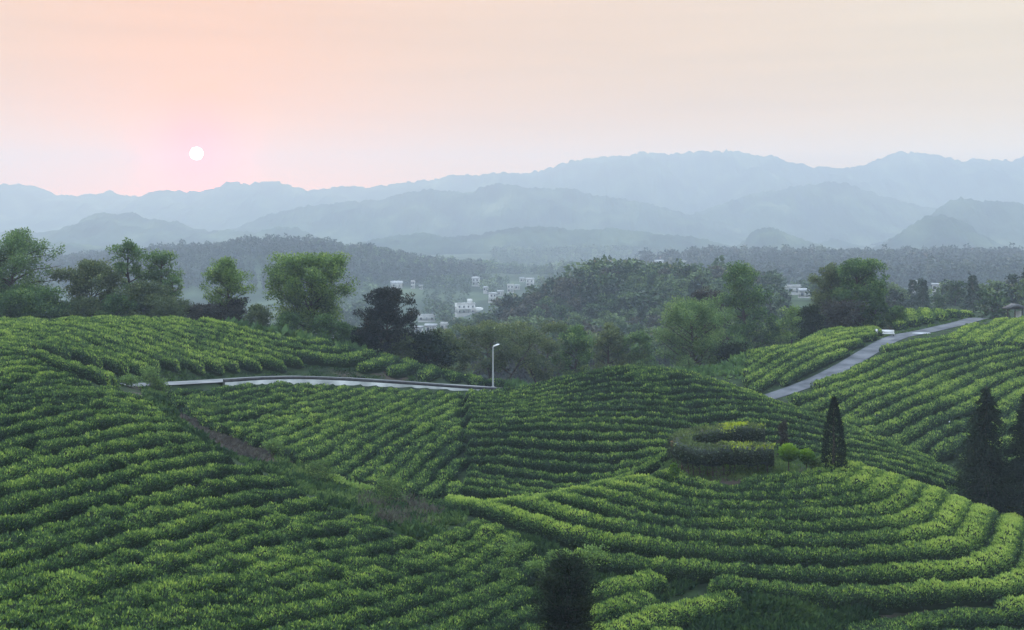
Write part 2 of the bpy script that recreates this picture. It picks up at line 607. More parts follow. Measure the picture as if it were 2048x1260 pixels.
def ground_mat():
    m, n, l = new_mat('hill_ground')
    out = n.new('ShaderNodeOutputMaterial')
    bs = n.new('ShaderNodeBsdfPrincipled')
    bs.inputs['Roughness'].default_value = 0.95
    bs.inputs['Specular IOR Level'].default_value = 0.1
    geo = n.new('ShaderNodeNewGeometry')
    ns = n.new('ShaderNodeTexNoise')
    ns.inputs['Scale'].default_value = 0.9
    ns.inputs['Detail'].default_value = 8
    ns.inputs['Roughness'].default_value = 0.65
    l.new(geo.outputs['Position'], ns.inputs['Vector'])
    rp = n.new('ShaderNodeValToRGB')
    ramp(rp, [(0.3, (0.010, 0.016, 0.008)), (0.5, (0.020, 0.034, 0.014)), (0.7, (0.036, 0.060, 0.020))])
    l.new(ns.outputs['Fac'], rp.inputs[0])
    rp2 = n.new('ShaderNodeValToRGB')
    ramp(rp2, [(0.3, (0.030, 0.022, 0.018)), (0.7, (0.085, 0.066, 0.054))])
    l.new(ns.outputs['Fac'], rp2.inputs[0])
    sa = n.new('ShaderNodeAttribute')
    sa.attribute_name = 'soil'
    mx = n.new('ShaderNodeMix')
    mx.data_type = 'RGBA'
    l.new(sa.outputs['Fac'], mx.inputs['Factor'])
    l.new(rp.outputs[0], mx.inputs['A'])
    l.new(rp2.outputs[0], mx.inputs['B'])
    # paddies and orchards of the far valley
    ns2 = n.new('ShaderNodeTexNoise')
    ns2.inputs['Scale'].default_value = 0.02
    ns2.inputs['Detail'].default_value = 6
    l.new(geo.outputs['Position'], ns2.inputs['Vector'])
    rp3 = n.new('ShaderNodeValToRGB')
    ramp(rp3, [(0.35, (0.015, 0.028, 0.015)), (0.5, (0.03, 0.05, 0.025)), (0.68, (0.07, 0.10, 0.05))])
    l.new(ns2.outputs['Fac'], rp3.inputs[0])
    fa = n.new('ShaderNodeAttribute')
    fa.attribute_name = 'farland'
    mx2 = n.new('ShaderNodeMix')
    mx2.data_type = 'RGBA'
    l.new(fa.outputs['Fac'], mx2.inputs['Factor'])
    l.new(mx.outputs['Result'], mx2.inputs['A'])
    l.new(rp3.outputs[0], mx2.inputs['B'])
    l.new(mx2.outputs['Result'], bs.inputs['Base Color'])
    bp = n.new('ShaderNodeBump')
    bp.inputs['Strength'].default_value = 0.6
    bp.inputs['Distance'].default_value = 0.15
    l.new(ns.outputs['Fac'], bp.inputs['Height'])
    l.new(bp.outputs[0], bs.inputs['Normal'])
    l.new(bs.outputs[0], out.inputs['Surface'])
    return m


# ------------------------------------------------------------------ the ground sheet
ys = [14.0]
while ys[-1] < 4400:
    Y = ys[-1]
    ys.append(Y * (1.0065 if Y < 250 else (1.02 if Y < 1600 else 1.06)))
ys = np.array(ys)
us = np.linspace(-0.82, 0.82, 420)
U, YY = np.meshgrid(us, ys)
XX = U * YY
ZZ = ground(XX, YY)
gp = np.stack([XX, YY], -1).reshape(-1, 2)
PATH = [tuple(cast(x, y, 0.1)) + (0,) for x, y in [(285, 775), (320, 805), (365, 838), (410, 868), (470, 890), (540, 915), (600, 945)]]
d1, _, _ = seg_dist(gp, PATH)
along = np.clip((gp[:, 1] - PATH[-1][1]) / (PATH[0][1] - PATH[-1][1]), 0, 1)
wid = 2.3 - 1.9 * along
soil = 1 - smooth01((d1 - wid + 1.5 * fbm(gp[:, 0] / 1.5, gp[:, 1] / 1.5, 9)) / 0.8)
for (cx_, cy_, r) in [(1300, 1125, 3.6), (1200, 1130, 1.6), (1060, 1150, 1.6), (1480, 945, 4.0), (1350, 950, 1.2), (780, 750, 2.2), (700, 752, 1.2), (1500, 1230, 3.0), (1700, 1215, 2.2), (1060, 1120, 2.4), (1900, 1240, 2.0), (1600, 1200, 1.4)]:
    c = cast(cx_, cy_, 0.1)
    d = np.hypot((gp[:, 0] - c[0]) * 0.6, gp[:, 1] - c[1])
    soil = np.maximum(soil, 0.9 * (1 - smooth01((d - r * 0.55 + 0.7 * fbm(gp[:, 0] / 1.2, gp[:, 1] / 1.2, 11)) / 0.9)))
M_GROUND = ground_mat()
terrain = mesh_np('ground', np.stack([XX, YY, ZZ], -1), quads=grid_quads(len(us), len(ys)), mat=M_GROUND, smooth=True,
                  attrs={'soil': soil, 'farland': smooth01((gp[:, 1] - 230) / 60)})
tag(terrain, 'green and brown hillside ground under the tea rows, falling to the valley plain', 'ground', kind='structure')


# ------------------------------------------------------------------ far mountains
def mountain_mat():
    m, n, l = new_mat('wooded_mountain')
    out = n.new('ShaderNodeOutputMaterial')
    bs = n.new('ShaderNodeBsdfPrincipled')
    bs.inputs['Roughness'].default_value = 1.0
    bs.inputs['Specular IOR Level'].default_value = 0.0
    geo = n.new('ShaderNodeNewGeometry')
    ns = n.new('ShaderNodeTexNoise')
    ns.inputs['Scale'].default_value = 0.012
    ns.inputs['Detail'].default_value = 8
    l.new(geo.outputs['Position'], ns.inputs['Vector'])
    rp = n.new('ShaderNodeValToRGB')
    ramp(rp, [(0.36, (0.008, 0.015, 0.009)), (0.52, (0.026, 0.044, 0.022)), (0.64, (0.055, 0.08, 0.04)), (0.78, (0.12, 0.14, 0.08))])
    l.new(ns.outputs['Fac'], rp.inputs[0])
    l.new(rp.outputs[0], bs.inputs['Base Color'])
    l.new(bs.outputs[0], out.inputs['Surface'])
    return m


M_MOUNT = mountain_mat()


def mountain(label, prof, Y, depth, base_z=-73.0, seed=1, rough=1.0, nu=300, nv=40):
    """a wooded ridge: crest through the given profile, slopes falling both ways, spurs and gullies"""
    prof = np.array(prof, float)
    px = np.linspace(prof[0, 0], prof[-1, 0], nu)
    cy = np.interp(px, prof[:, 0], prof[:, 1])
    ker = np.exp(-0.5 * (np.arange(-6, 7) / (1.1)) ** 2)
    ker /= ker.sum()
    cy = np.convolve(np.pad(cy, 6, mode='edge'), ker, mode='valid')
    x = (px - CX) / F_PX * Y
    zc = -(cy - HORIZON) / F_PX * Y
    t = np.linspace(-1, 1, nv)
    Tt, Xx = np.meshgrid(t, x, indexing='ij')
    sh = 1 - np.abs(Tt)
    sh = sh ** 1.15
    Hc = np.maximum(zc - base_z, 0)[None, :]
    yy = Y + Tt * depth + 0.10 * depth * fbm(Xx / depth * 2.0, Tt * 1.3, seed + 5)
    spur = fbm(Xx / (depth * 0.35), Tt * 2.2 + 5, seed, 5, 0.55)
    hz = Hc * sh * (1 + 0.75 * spur * (1 - np.exp(-((np.abs(Tt)) / 0.25) ** 2)))
    hz = hz + rough * Y / 2010 * 7.0 * fbm(Xx / (Y / 2010 * 9), yy / (Y / 2010 * 9), seed + 9, 3, 0.6) * np.minimum(1, Hc / 20)
    Z = base_z - 3 + hz
    o = mesh_np('mountain', np.stack([Xx, yy, Z], -1), quads=grid_quads(nu, nv), mat=M_MOUNT, smooth=True)
    return tag(o, label, 'mountain', kind='structure')


mountain('long main mountain range forming the pale blue skyline',
         [(-500, 400), (-200, 375), (0, 370), (40, 364), (75, 369), (115, 388), (190, 387), (215, 380), (245, 390), (285, 387), (310, 376), (345, 376), (370, 381), (420, 377), (450, 365), (468, 358), (490, 366), (520, 360), (555, 358), (590, 368), (620, 378), (655, 372), (690, 366), (730, 372), (770, 366), (810, 362), (850, 357), (900, 346), (960, 345), (1010, 341), (1060, 340), (1110, 327), (1160, 312), (1200, 308), (1250, 307), (1285, 299), (1330, 301), (1380, 300), (1400, 295), (1430, 299), (1455, 295), (1485, 297), (1510, 304), (1545, 303), (1570, 318), (1620, 329), (1690, 331), (1720, 326), (1760, 311), (1795, 296), (1820, 299), (1850, 299), (1880, 309), (1920, 316), (1960, 312), (2020, 317), (2048, 307), (2300, 290), (2550, 330)],
         3700, 600, seed=3, nu=900, nv=36)
mountain('second line of faint blue mountains below the skyline at left',
         [(-400, 470), (-100, 460), (90, 462), (150, 450), (180, 430), (205, 420), (235, 425), (265, 420), (285, 428), (300, 436), (350, 438), (375, 448), (385, 455), (440, 462), (500, 470), (560, 500)],
         2350, 330, seed=11, nu=300)
mountain('broad faint blue ridge below the skyline at centre',
         [(420, 480), (500, 440), (600, 410), (700, 400), (760, 395), (800, 382), (850, 375), (900, 377), (945, 382), (970, 368), (995, 362), (1060, 372), (1140, 372), (1180, 382), (1260, 395), (1340, 415), (1430, 440), (1500, 462), (1600, 490)],
         2750, 390, seed=17, nu=420)
mountain('faint blue shoulder of mountain below the dip in the skyline',
         [(1250, 480), (1400, 420), (1500, 385), (1590, 370), (1660, 358), (1700, 362), (1760, 385), (1840, 408), (1900, 420), (2000, 445), (2100, 470)],
         2900, 400, seed=23, nu=320)
mountain('low rounded hill pair in the haze above the left wooded hill',
         [(330, 500), (360, 475), (395, 462), (420, 466), (450, 456), (480, 458), (510, 464), (540, 456), (565, 450), (595, 453), (620, 468), (660, 490), (720, 505)],
         2200, 260, seed=29, nu=200)
mountain('steep cone shaped knoll in the haze behind the tree belt',
         [(1440, 512), (1485, 490), (1505, 458), (1530, 450), (1555, 453), (1580, 464), (1620, 480), (1670, 500), (1740, 512)],
         1900, 170, seed=31, nu=120)
mountain('tall rounded knoll standing over the far plain villages',
         [(1660, 512), (1740, 500), (1790, 480), (1820, 450), (1850, 428), (1880, 424), (1905, 430), (1925, 452), (1960, 470), (1990, 488), (2060, 500), (2120, 512)],
         1850, 190, seed=37, nu=160)
mountain('long blue hill behind the tall rounded knoll at right',
         [(1800, 470), (1860, 430), (1900, 398), (1925, 391), (1980, 396), (2040, 400), (2100, 405), (2300, 430), (2400, 470)],
         2200, 240, seed=41, nu=180)

mountain('low blue wooded rise in the haze behind the far central hill',
         [(560, 520), (640, 505), (700, 486), (780, 470), (840, 462), (900, 470), (960, 466), (1020, 452), (1090, 448), (1150, 458), (1220, 452), (1300, 462), (1380, 470), (1450, 486), (1530, 505), (1600, 520)],
         1950, 170, seed=43, nu=260)
mountain('low blue wooded rise on the plain behind the left trees',
         [(-500, 500), (-200, 485), (0, 478), (60, 486), (130, 480), (200, 492), (280, 498), (380, 520)],
         1800, 170, seed=47, nu=200)
mountain('small pointed blue hill left of the cone knoll behind the tree belt',
         [(1560, 512), (1620, 494), (1665, 476), (1700, 484), (1740, 496), (1800, 515)],
         2250, 150, seed=53, nu=90)
mountain('low wooded foot hill at the right edge of the plain',
         [(1880, 520), (1930, 500), (1985, 486), (2040, 470), (2100, 462), (2250, 480), (2350, 520)],
         2050, 170, seed=59, nu=140)

# ------------------------------------------------------------------ haze in the air
bx0, bx1, by0, by1, bz0, bz1 = -3600, 3600, -60, 4600, -80, 275
hv = [(x, y, z) for z in (bz0, bz1) for y in (by0, by1) for x in (bx0, bx1)]
hz_o = mesh_np('haze', hv, quads=[(0, 2, 3, 1), (4, 5, 7, 6), (0, 1, 5, 4), (2, 6, 7, 3), (0, 4, 6, 2), (1, 3, 7, 5)])
hm, hn, hl = new_mat('haze')
h_out = hn.new('ShaderNodeOutputMaterial')
h_v = hn.new('ShaderNodeVolumePrincipled')
h_v.inputs['Color'].default_value = HAZE_COL + (1,)
h_v.inputs['Density'].default_value = HAZE_D
h_v.inputs['Anisotropy'].default_value = 0.0
h_v.inputs['Absorption Color'].default_value = HAZE_ABS + (1,)
hl.new(h_v.outputs[0], h_out.inputs['Volume'])
hz_o.data.materials.append(hm)
tag(hz_o, 'pale blue evening haze lying over the hills and valley', 'haze', kind='stuff')
# ------------------------------------------------------------------ roads, kerbs, retaining wall
def ribbon(name, pts, w, mat, lift, label=None, kind=None, cat=None, off=0.0, thick=None):
    P = np.asarray(pts, float)
    t = np.gradient(P[:, :2], axis=0)
    t /= np.linalg.norm(t, axis=1)[:, None]
    nrm = np.stack([-t[:, 1], t[:, 0]], 1)
    c = P[:, :2] + nrm * off
    L = np.c_[c + nrm * w / 2, P[:, 2] + lift]
    R = np.c_[c - nrm * w / 2, P[:, 2] + lift]
    n = len(P)
    if thick is None:
        V = np.concatenate([L, R])
        q = [(n + i, n + i + 1, i + 1, i) for i in range(n - 1)]
    else:
        V = np.concatenate([L, R, L - [0, 0, thick], R - [0, 0, thick]])
        q = []
        for i in range(n - 1):
            q += [(n + i, n + i + 1, i + 1, i), (i, i + 1, 2 * n + i + 1, 2 * n + i), (n + i + 1, n + i, 3 * n + i, 3 * n + i + 1), (2 * n + i, 2 * n + i + 1, 3 * n + i + 1, 3 * n + i)]
        for e in (0, n - 1):
            q.append((e, n + e, 3 * n + e, 2 * n + e))
    o = mesh_np(name, V, quads=q, mat=mat)
    return tag(o, label, cat, kind=kind)


ribbon('road', ROAD_E, 2 * RE_W, M_ROAD, 0.05, 'grey asphalt lane climbing between the tea fields', kind='structure')
ribbon('lane', ROAD_A[6:], 2 * RA_W, M_CONC, 0.05, 'pale concrete lane curving round the left tea hill', kind='structure')
WALL_PTS = ROAD_A[18:-3]
ribbon('kerb', WALL_PTS, 0.22, M_KERB, 0.34, 'low dark kerb along the top of the pale retaining wall', kind=None, cat='kerb', off=-RA_W - 0.13, thick=0.30)
ribbon('retaining_wall', WALL_PTS, 0.34, M_WALL, 0.035, 'pale stained concrete retaining wall below the curving lane', cat='wall', off=-RA_W - 0.16, thick=2.4)

# ------------------------------------------------------------------ tea rows
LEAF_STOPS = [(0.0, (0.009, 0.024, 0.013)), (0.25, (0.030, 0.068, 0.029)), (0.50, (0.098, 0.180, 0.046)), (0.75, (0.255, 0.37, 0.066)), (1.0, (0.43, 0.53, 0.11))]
M_TEA = leaf_mat('tea_leaves', LEAF_STOPS, trans=0.40, rough=0.5, spec=0.22, noise=0.22, nscale=0.35)
M_TEA_BODY = leaf_mat('tea_twigs', [(0.0, (0.008, 0.014, 0.007)), (1.0, (0.02, 0.035, 0.014))], trans=0.0, rough=0.9, spec=0.05, noise=0.3, nscale=4.0)


def diamonds(pos, dirv, L, Wd, rng, fold=0.0):
    """leaf quads: base, side, tip, side"""
    n = len(pos)
    rnd = rng.normal(size=(n, 3))
    w = np.cross(dirv, rnd)
    w /= np.linalg.norm(w, axis=1)[:, None] + 1e-9
    L = np.broadcast_to(L, (n,))[:, None]
    Wd = np.broadcast_to(Wd, (n,))[:, None]
    m = pos + dirv * L * 0.45
    V = np.stack([pos, m + w * Wd / 2, pos + dirv * L, m - w * Wd / 2], 1).reshape(-1, 3)
    Q = np.arange(4 * n).reshape(n, 4)
    return V, Q


def resample(P, ds):
    d = np.r_[0, np.cumsum(np.linalg.norm(np.diff(P, axis=0), axis=1))]
    n = max(3, int(d[-1] / ds) + 1)
    s = np.linspace(0, d[-1], n)
    return np.stack([np.interp(s, d, P[:, k]) for k in range(P.shape[1])], 1), s


def hedge_mesh(name, P, hw, ht, rng, leaf, dens, mat, tone_bias=0.0, gap=0.0, lump=0.16, bush=1.2, closed_top=0.55, base_z=None, mat_body=None, tuft=1.0, crest_light=None):
    """one row: bumpy body of twigs under a coat of leaves"""
    P, s = resample(P, 0.30 if leaf < 0.2 else 0.42)
    n = len(P)
    t = np.gradient(P, axis=0)
    t /= np.linalg.norm(t, axis=1)[:, None] + 1e-9
    nr = np.stack([-t[:, 1], t[:, 0]], 1)
    sd = rng.uniform(0, 1000)
    l1 = fbm(s / bush + sd, np.zeros(n) + sd, 1, 2)
    l2 = fbm(s / (bush * 0.8) + sd, np.zeros(n) + 50 + sd, 2, 2)
    l3 = fbm(s / 5.0 + sd, np.zeros(n) + 90 + sd, 4, 2)
    Ltot = s[-1]
    end = np.clip(np.minimum(s, Ltot - s) / (hw * 0.8), 0, 1)
    end = np.sqrt(np.clip(1 - (1 - end) ** 2, 0.0, 1))
    w = hw * (1 + lump * 1.3 * l1 + 0.12 * l3) * (0.25 + 0.75 * end)
    h = ht * (1 + lump * 1.3 * l2 + 0.15 * l3) * (0.15 + 0.85 * end)
    if gap:
        g = smooth01((fbm(s / (bush * 1.6) + sd, np.zeros(n) + 7 + sd, 6, 2) - (1 - 2 * gap)) / 0.25)
        h = h * (1 - 0.55 * g)
        w = w * (1 - 0.35 * g)
    th = np.linspace(-0.10 * np.pi, 1.10 * np.pi, 11)
    co, si = np.cos(th), np.sin(th)
    ox = np.sign(co) * np.abs(co) ** 0.8
    oz = np.where(si > 0, np.abs(si) ** closed_top, -0.25)
    wig = 1 + 0.10 * rng.normal(size=(n, 11))
    X = P[:, None, 0] + nr[:, None, 0] * (w[:, None] * ox * wig * 0.9)
    Y = P[:, None, 1] + nr[:, None, 1] * (w[:, None] * ox * wig * 0.9)
    Zg = ground_fast(P[:, 0], P[:, 1]) if base_z is None else np.full(n, base_z)
    Zw = ground_fast(X, Y) if base_z is None else np.full(X.shape, base_z)
    Z = 0.5 * Zw + 0.5 * Zg[:, None] + h[:, None] * oz * wig * 0.88
    V = np.stack([X, Y, Z], -1).reshape(-1, 3)
    Q = grid_quads(11, n)
    leaf_tone = np.full(len(V), 0.4)
    # leaves
    area = Ltot * (2 * hw + 1.6 * ht)
    k = int(area * dens)
    a = rng.uniform(0, n - 1.001, k)
    f = rng.uniform(0, 1, k)
    phi = np.pi * (0.04 + 0.92 * f)
    i = a.astype(int)
    fr = a - i
    lerp = lambda A: A[i] * (1 - fr) + A[i + 1] * fr
    pw, ph = lerp(w), lerp(h)
    px_, py_ = lerp(P[:, 0]), lerp(P[:, 1])
    nx, ny = lerp(nr[:, 0]), lerp(nr[:, 1])
    c, sn = np.cos(phi), np.sin(phi)
    # shoots gather in tufts: a bush top is a crowd of little heads
    tf = vnoise(a * 0.30 / (0.24 * bush) + sd, phi * 1.9 + sd, 12)
    rad = 0.84 + 0.26 * tf * tuft + 0.14 * rng.random(k)
    lx = np.sign(c) * np.abs(c) ** 0.8 * pw * rad
    lz = sn ** closed_top * ph * rad
    gx, gy = px_ + nx * lx, py_ + ny * lx
    gz = (0.5 * ground_fast(gx, gy) + 0.5 * lerp(Zg)) if base_z is None else base_z
    pos = np.stack([gx, gy, gz + lz - leaf * 0.35], 1)
    d = np.stack([nx * c * 0.9, ny * c * 0.9, 0.75 + 0.6 * sn], 1) + rng.normal(size=(k, 3)) * 0.50
    d /= np.linalg.norm(d, axis=1)[:, None]
    sz = leaf * rng.uniform(0.65, 1.35, k)
    LV, LQ = diamonds(pos, d, sz, sz * 0.46, rng)
    tea_tone = 0.0 + 0.34 * rng.random(k) ** 1.6 + 0.50 * np.clip(sn, 0, 1) ** 3 * (0.35 + 0.9 * tf) + tone_bias + 0.10 * lerp(l3) + 0.20 * fbm(gx / 9.0, gy / 9.0, 44, 2)  # young growth on top, plus top light and side shade painted into the colour
    if crest_light is not None:
        tea_tone = tea_tone + crest_light(gx, gy) * np.clip(sn, 0, 1)  # extra brightness standing in for backlit crests, put into the leaf colour
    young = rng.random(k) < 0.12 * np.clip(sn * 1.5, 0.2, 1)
    tea_tone = tea_tone + young * 0.32
    nb = len(V)
    Vall = np.concatenate([V, LV])
    Qall = np.concatenate([Q, LQ + nb])
    tone_all = np.concatenate([leaf_tone, np.repeat(np.clip(tea_tone, 0, 1), 4)])
    org = np.array([P[n // 2, 0], P[n // 2, 1], Zg[n // 2]])
    o = mesh_np(name, Vall - org, quads=Qall, mat=mat, attrs={'leaf_tone': tone_all})
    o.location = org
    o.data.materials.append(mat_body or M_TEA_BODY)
    mi = np.zeros(len(Qall), np.int32)
    mi[:len(Q)] = 1
    o.data.polygons.foreach_set('material_index', mi)
    return o


def in_poly(P, poly):
    x, y = P[:, 0], P[:, 1]
    ins = np.zeros(len(P), bool)
    n = len(poly)
    for a in range(n):
        x1, y1 = poly[a]
        x2, y2 = poly[(a + 1) % n]
        c = ((y1 > y) != (y2 > y)) & (x < (x2 - x1) * (y - y1) / (y2 - y1 + 1e-12) + x1)
        ins ^= c
    return ins


def plan(pts, lift=0.75):
    out = []
    for p in pts:
        if len(p) == 3 and p[0] == 'h':      # (h, px, distance)
            out.append(((p[1] - CX) / F_PX * p[2], p[2]))
        else:
            out.append(tuple(cast(p[0], p[1], lift)))
    return np.array(out)


def runs(P, mask, minlen):
    res = []
    i = 0
    n = len(P)
    while i < n:
        if mask[i]:
            j = i
            while j + 1 < n and mask[j + 1]:
                j += 1
            if j - i >= 2:
                seg = P[i:j + 1]
                if np.linalg.norm(np.diff(seg, axis=0), axis=1).sum() > minlen:
                    res.append(seg)
            i = j + 1
        else:
            i += 1
    return res


def offset_rows(base, ks, spacing, poly, minlen=1.5, wob=0.15, seed=0):
    P = catmull(np.c_[base, np.zeros(len(base))], 12)[:, :2]
    P, s = resample(P, 0.6)
    t0 = P[1] - P[0]
    t1 = P[-1] - P[-2]
    ext = np.arange(1, 100)[:, None]
    P = np.concatenate([(P[0] - t0 * ext)[::-1], P, P[-1] + t1 * ext])
    # gentle smoothing keeps offsets from crossing
    t = np.gradient(P, axis=0)
    for _ in range(6):
        t[1:-1] = (t[:-2] + t[1:-1] + t[2:]) / 3
    t /= np.linalg.norm(t, axis=1)[:, None]
    nr = np.stack([-t[:, 1], t[:, 0]], 1)
    out = []
    for k in ks:
        Q = P + nr * (k * spacing)
        Q = Q + nr * (wob * fbm(np.arange(len(Q)) / 9.0, np.zeros(len(Q)) + k * 3.3, seed))[:, None]
        for seg in runs(Q, in_poly(Q, poly), minlen):
            out.append((k, seg))
    return out


def ring_rows(base, centre, fracs, poly, minlen=1.5, wob=0.12, seed=0):
    P = catmull(np.c_[base, np.zeros(len(base))], 12)[:, :2]
    P, s = resample(P, 0.5)
    out = []
    for k, f in enumerate(fracs):
        Q = centre + (P - centre) * f
        Q, _ = resample(Q, 0.5)
        r = Q - centre
        r = r / (np.linalg.norm(r, axis=1)[:, None] + 1e-9)
        Q = Q + r * (wob * fbm(np.arange(len(Q)) / 8.0, np.zeros(len(Q)) + k * 5.1, seed))[:, None]
        for seg in runs(Q, in_poly(Q, poly), minlen):
            out.append((k, seg))
    return out


ORD = ['first', 'second', 'third', 'fourth', 'fifth', 'sixth', 'seventh', 'eighth', 'ninth', 'tenth', 'eleventh', 'twelfth', 'thirteenth', 'fourteenth', 'fifteenth', 'sixteenth', 'seventeenth',
       'eighteenth', 'nineteenth', 'twentieth', 'twenty-first', 'twenty-second', 'twenty-third', 'twenty-fourth', 'twenty-fifth', 'twenty-sixth', 'twenty-seventh', 'twenty-eighth', 'twenty-ninth', 'thirtieth',
       'thirty-first', 'thirty-second', 'thirty-third', 'thirty-fourth', 'thirty-fifth', 'thirty-sixth', 'thirty-seventh', 'thirty-eighth', 'thirty-ninth', 'fortieth']

ROWS_ALL = []


def plant(rows, group, fmt, hw, ht, seed, leafk=1.0, densk=1.0, tone_bias=0.0, gap=0.0, lump=0.16, reverse=False, bush=1.2, crest_light=None):
    rng = np.random.default_rng(seed)
    ks = sorted(set(k for k, _ in rows), reverse=reverse)
    rank = {k: i for i, k in enumerate(ks)}
    nseg = {}
    for k, P in rows:
        P, _s = resample(P, 0.3)
        ok = np.ones(len(P), bool)
        d, _, _ = seg_dist(P, ROAD_A)
        ok &= d > RA_W + 0.25 + hw * 0.8
        d, _, _ = seg_dist(P, ROAD_E)
        ok &= d > RE_W + 0.1 + hw * 0.75
        for seg in runs(P, ok, 1.2):
            Ym = np.clip(np.median(seg[:, 1]), 36, 400)
            leaf = leafk * (1.55 * Ym / 1005 + 0.06)
            dens = densk * 0.95 / (leaf * leaf * 0.23)
            o = hedge_mesh('tea_row', seg, hw, ht, rng, leaf, min(dens, 260), M_TEA, tone_bias, gap, lump, bush, crest_light=crest_light)
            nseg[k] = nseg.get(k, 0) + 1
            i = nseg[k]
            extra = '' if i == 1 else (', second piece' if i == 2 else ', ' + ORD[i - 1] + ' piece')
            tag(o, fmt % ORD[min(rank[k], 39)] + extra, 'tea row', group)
            ROWS_ALL.append((o, seg, hw))


# slope A: wide left foreground
polyA = plan([(-230, 700), (0, 697), (60, 715), (130, 742), (200, 770), (290, 795), (350, 845), (415, 895), (470, 918), (540, 945), (615, 985), (700, 1028), (790, 1060), (860, 1085), (930, 1030), (985, 1040), (1065, 1080),
              (1095, 1095), (1075, 1140), (1060, 1180), (1095, 1195), (1110, 1260), (1120, 1390), (600, 1400), (-230, 1400)])


def fan_rows(p0, d0, p1, d1, spacing, t0, t1, poly, minlen=1.5, wob=0.15, seed=0):
    """straight rows turning gently from one direction to another across a slope"""
    d0, d1 = d0 / np.linalg.norm(d0), d1 / np.linalg.norm(d1)
    nm = d0 + d1
    nm = np.array([-nm[1], nm[0]]) / np.linalg.norm(nm)
    step = spacing / abs((p1 - p0) @ nm)
    out = []
    L = np.arange(-90, 90, 0.5)
    for k, t in enumerate(np.arange(t0, t1, step)):
        d = d0 + (d1 - d0) * min(max(t, -0.8), 1.3)
        d /= np.linalg.norm(d)
        n = np.array([-d[1], d[0]])
        Q = p0 + (p1 - p0) * t + L[:, None] * d + n * (wob * fbm(L / 5.0, L * 0 + k * 3.3, seed) + 0.5 * fbm(L / 22.0, L * 0 + 0.06 * k, seed + 1))[:, None]
        for seg in runs(Q, in_poly(Q, poly), minlen):
            out.append((k, seg))
    return out


cA = lambda x, y: cast(x, y)
rowsA = fan_rows(cA(255, 1063), cA(456, 1004) - cA(0, 1125), cA(770, 1110), cA(947, 1056) - cA(600, 1165), 1.62, -4.5, 3.2, polyA, seed=3)
plant(rowsA, 'tea rows on the left foreground slope', '%s tea row counted across the left foreground slope from the upper left', 0.70, 0.82, 11, gap=0.20, lump=0.26, bush=1.0, tone_bias=-0.08)

# hill C, left block: rows running up and away
polyCL = plan([(330, 778), (430, 775), (520, 768), (600, 766), (700, 770), (800, 776), (920, 785), (926, 860), (924, 930), (915, 985), (830, 985), (745, 968), (650, 940), (570, 905), (490, 874), (405, 838), (345, 805)])
baseCL = plan([(690, 958), (790, 892), (880, 840), (925, 812)])
plant(offset_rows(baseCL, range(-16, 25), 1.55, polyCL, seed=5), 'tea rows on the slope under the retaining wall', '%s slanting tea row from the straight rows, on the slope under the wall', 0.64, 0.80, 12, gap=0.16, lump=0.28, tone_bias=-0.08)

# hill C, right block: rows lying across the slope
polyCR = plan([(928, 790), (990, 782), (1060, 770), (1110, 757), (1180, 741), (1270, 736), (1350, 742), (1420, 762), (1540, 797), (1650, 832), (1800, 886), (1925, 948)]) 
polyCR = np.concatenate([polyCR, plan([('h', 1950, 88), ('h', 1800, 85.0), ('h', 1660, 84), ('h', 1480, 88), ('h', 1300, 80.0), ('h', 1200, 78.5), ('h', 1100, 76.5)]), plan([(1000, 990), (918, 985), (922, 900)])])
backC = plan([('h', 1420, 112.5), ('h', 1270, 115.5), ('h', 1110, 119)])
polyCR2 = np.concatenate([plan([(923, 785), (990, 780), (1050, 774)]), backC, plan([('h', 1560, 110), ('h', 1700, 104), ('h', 1850, 97)]), polyCR[11:]])
baseCR = plan([(925, 868), (1010, 868), (1100, 868), (1270, 872), (1420, 880)])
baseCR = np.concatenate([baseCR, plan([('h', 1560, 93.5), ('h', 1700, 92.5), ('h', 1850, 91)])])
plant(offset_rows(baseCR, range(-9, 18), 1.9, polyCR2, seed=6), 'tea rows lying across the round middle hill', '%s tea row down from the crest of the round middle hill', 0.58, 0.86, 13, gap=0.08, lump=0.16, tone_bias=-0.10, reverse=True)

# hill B: rings round the long crest beyond the lane
cB = np.array([-29.0, 125.0])
baseB = []
for a in np.linspace(math.radians(-200), math.radians(20), 60):
    ca, sa = math.cos(a), math.sin(a)
    baseB.append(cB + np.array([(30.0 if ca > 0 else 48.0) * ca, 20.5 * sa if sa < 0 else 12 * sa]))
baseB = np.array(baseB)
polyB = plan([(-200, 700), (0, 700), (60, 712), (150, 742), (215, 760), (310, 752), (330, 733), (600, 728), (640, 718), (760, 738), (850, 757), (985, 775), ('h', 1000, 128), ('h', 900, 130), ('h', 640, 134), ('h', 300, 134), ('h', -200, 120)])
plant(ring_rows(baseB, cB, [1.72 - 0.09 * k for k in range(18)], polyB, seed=8), 'tea rows ringing the long left hill', '%s tea ring in from the lane on the long left hill', 0.98, 0.95, 14, gap=0.08, lump=0.18, tone_bias=0.06)

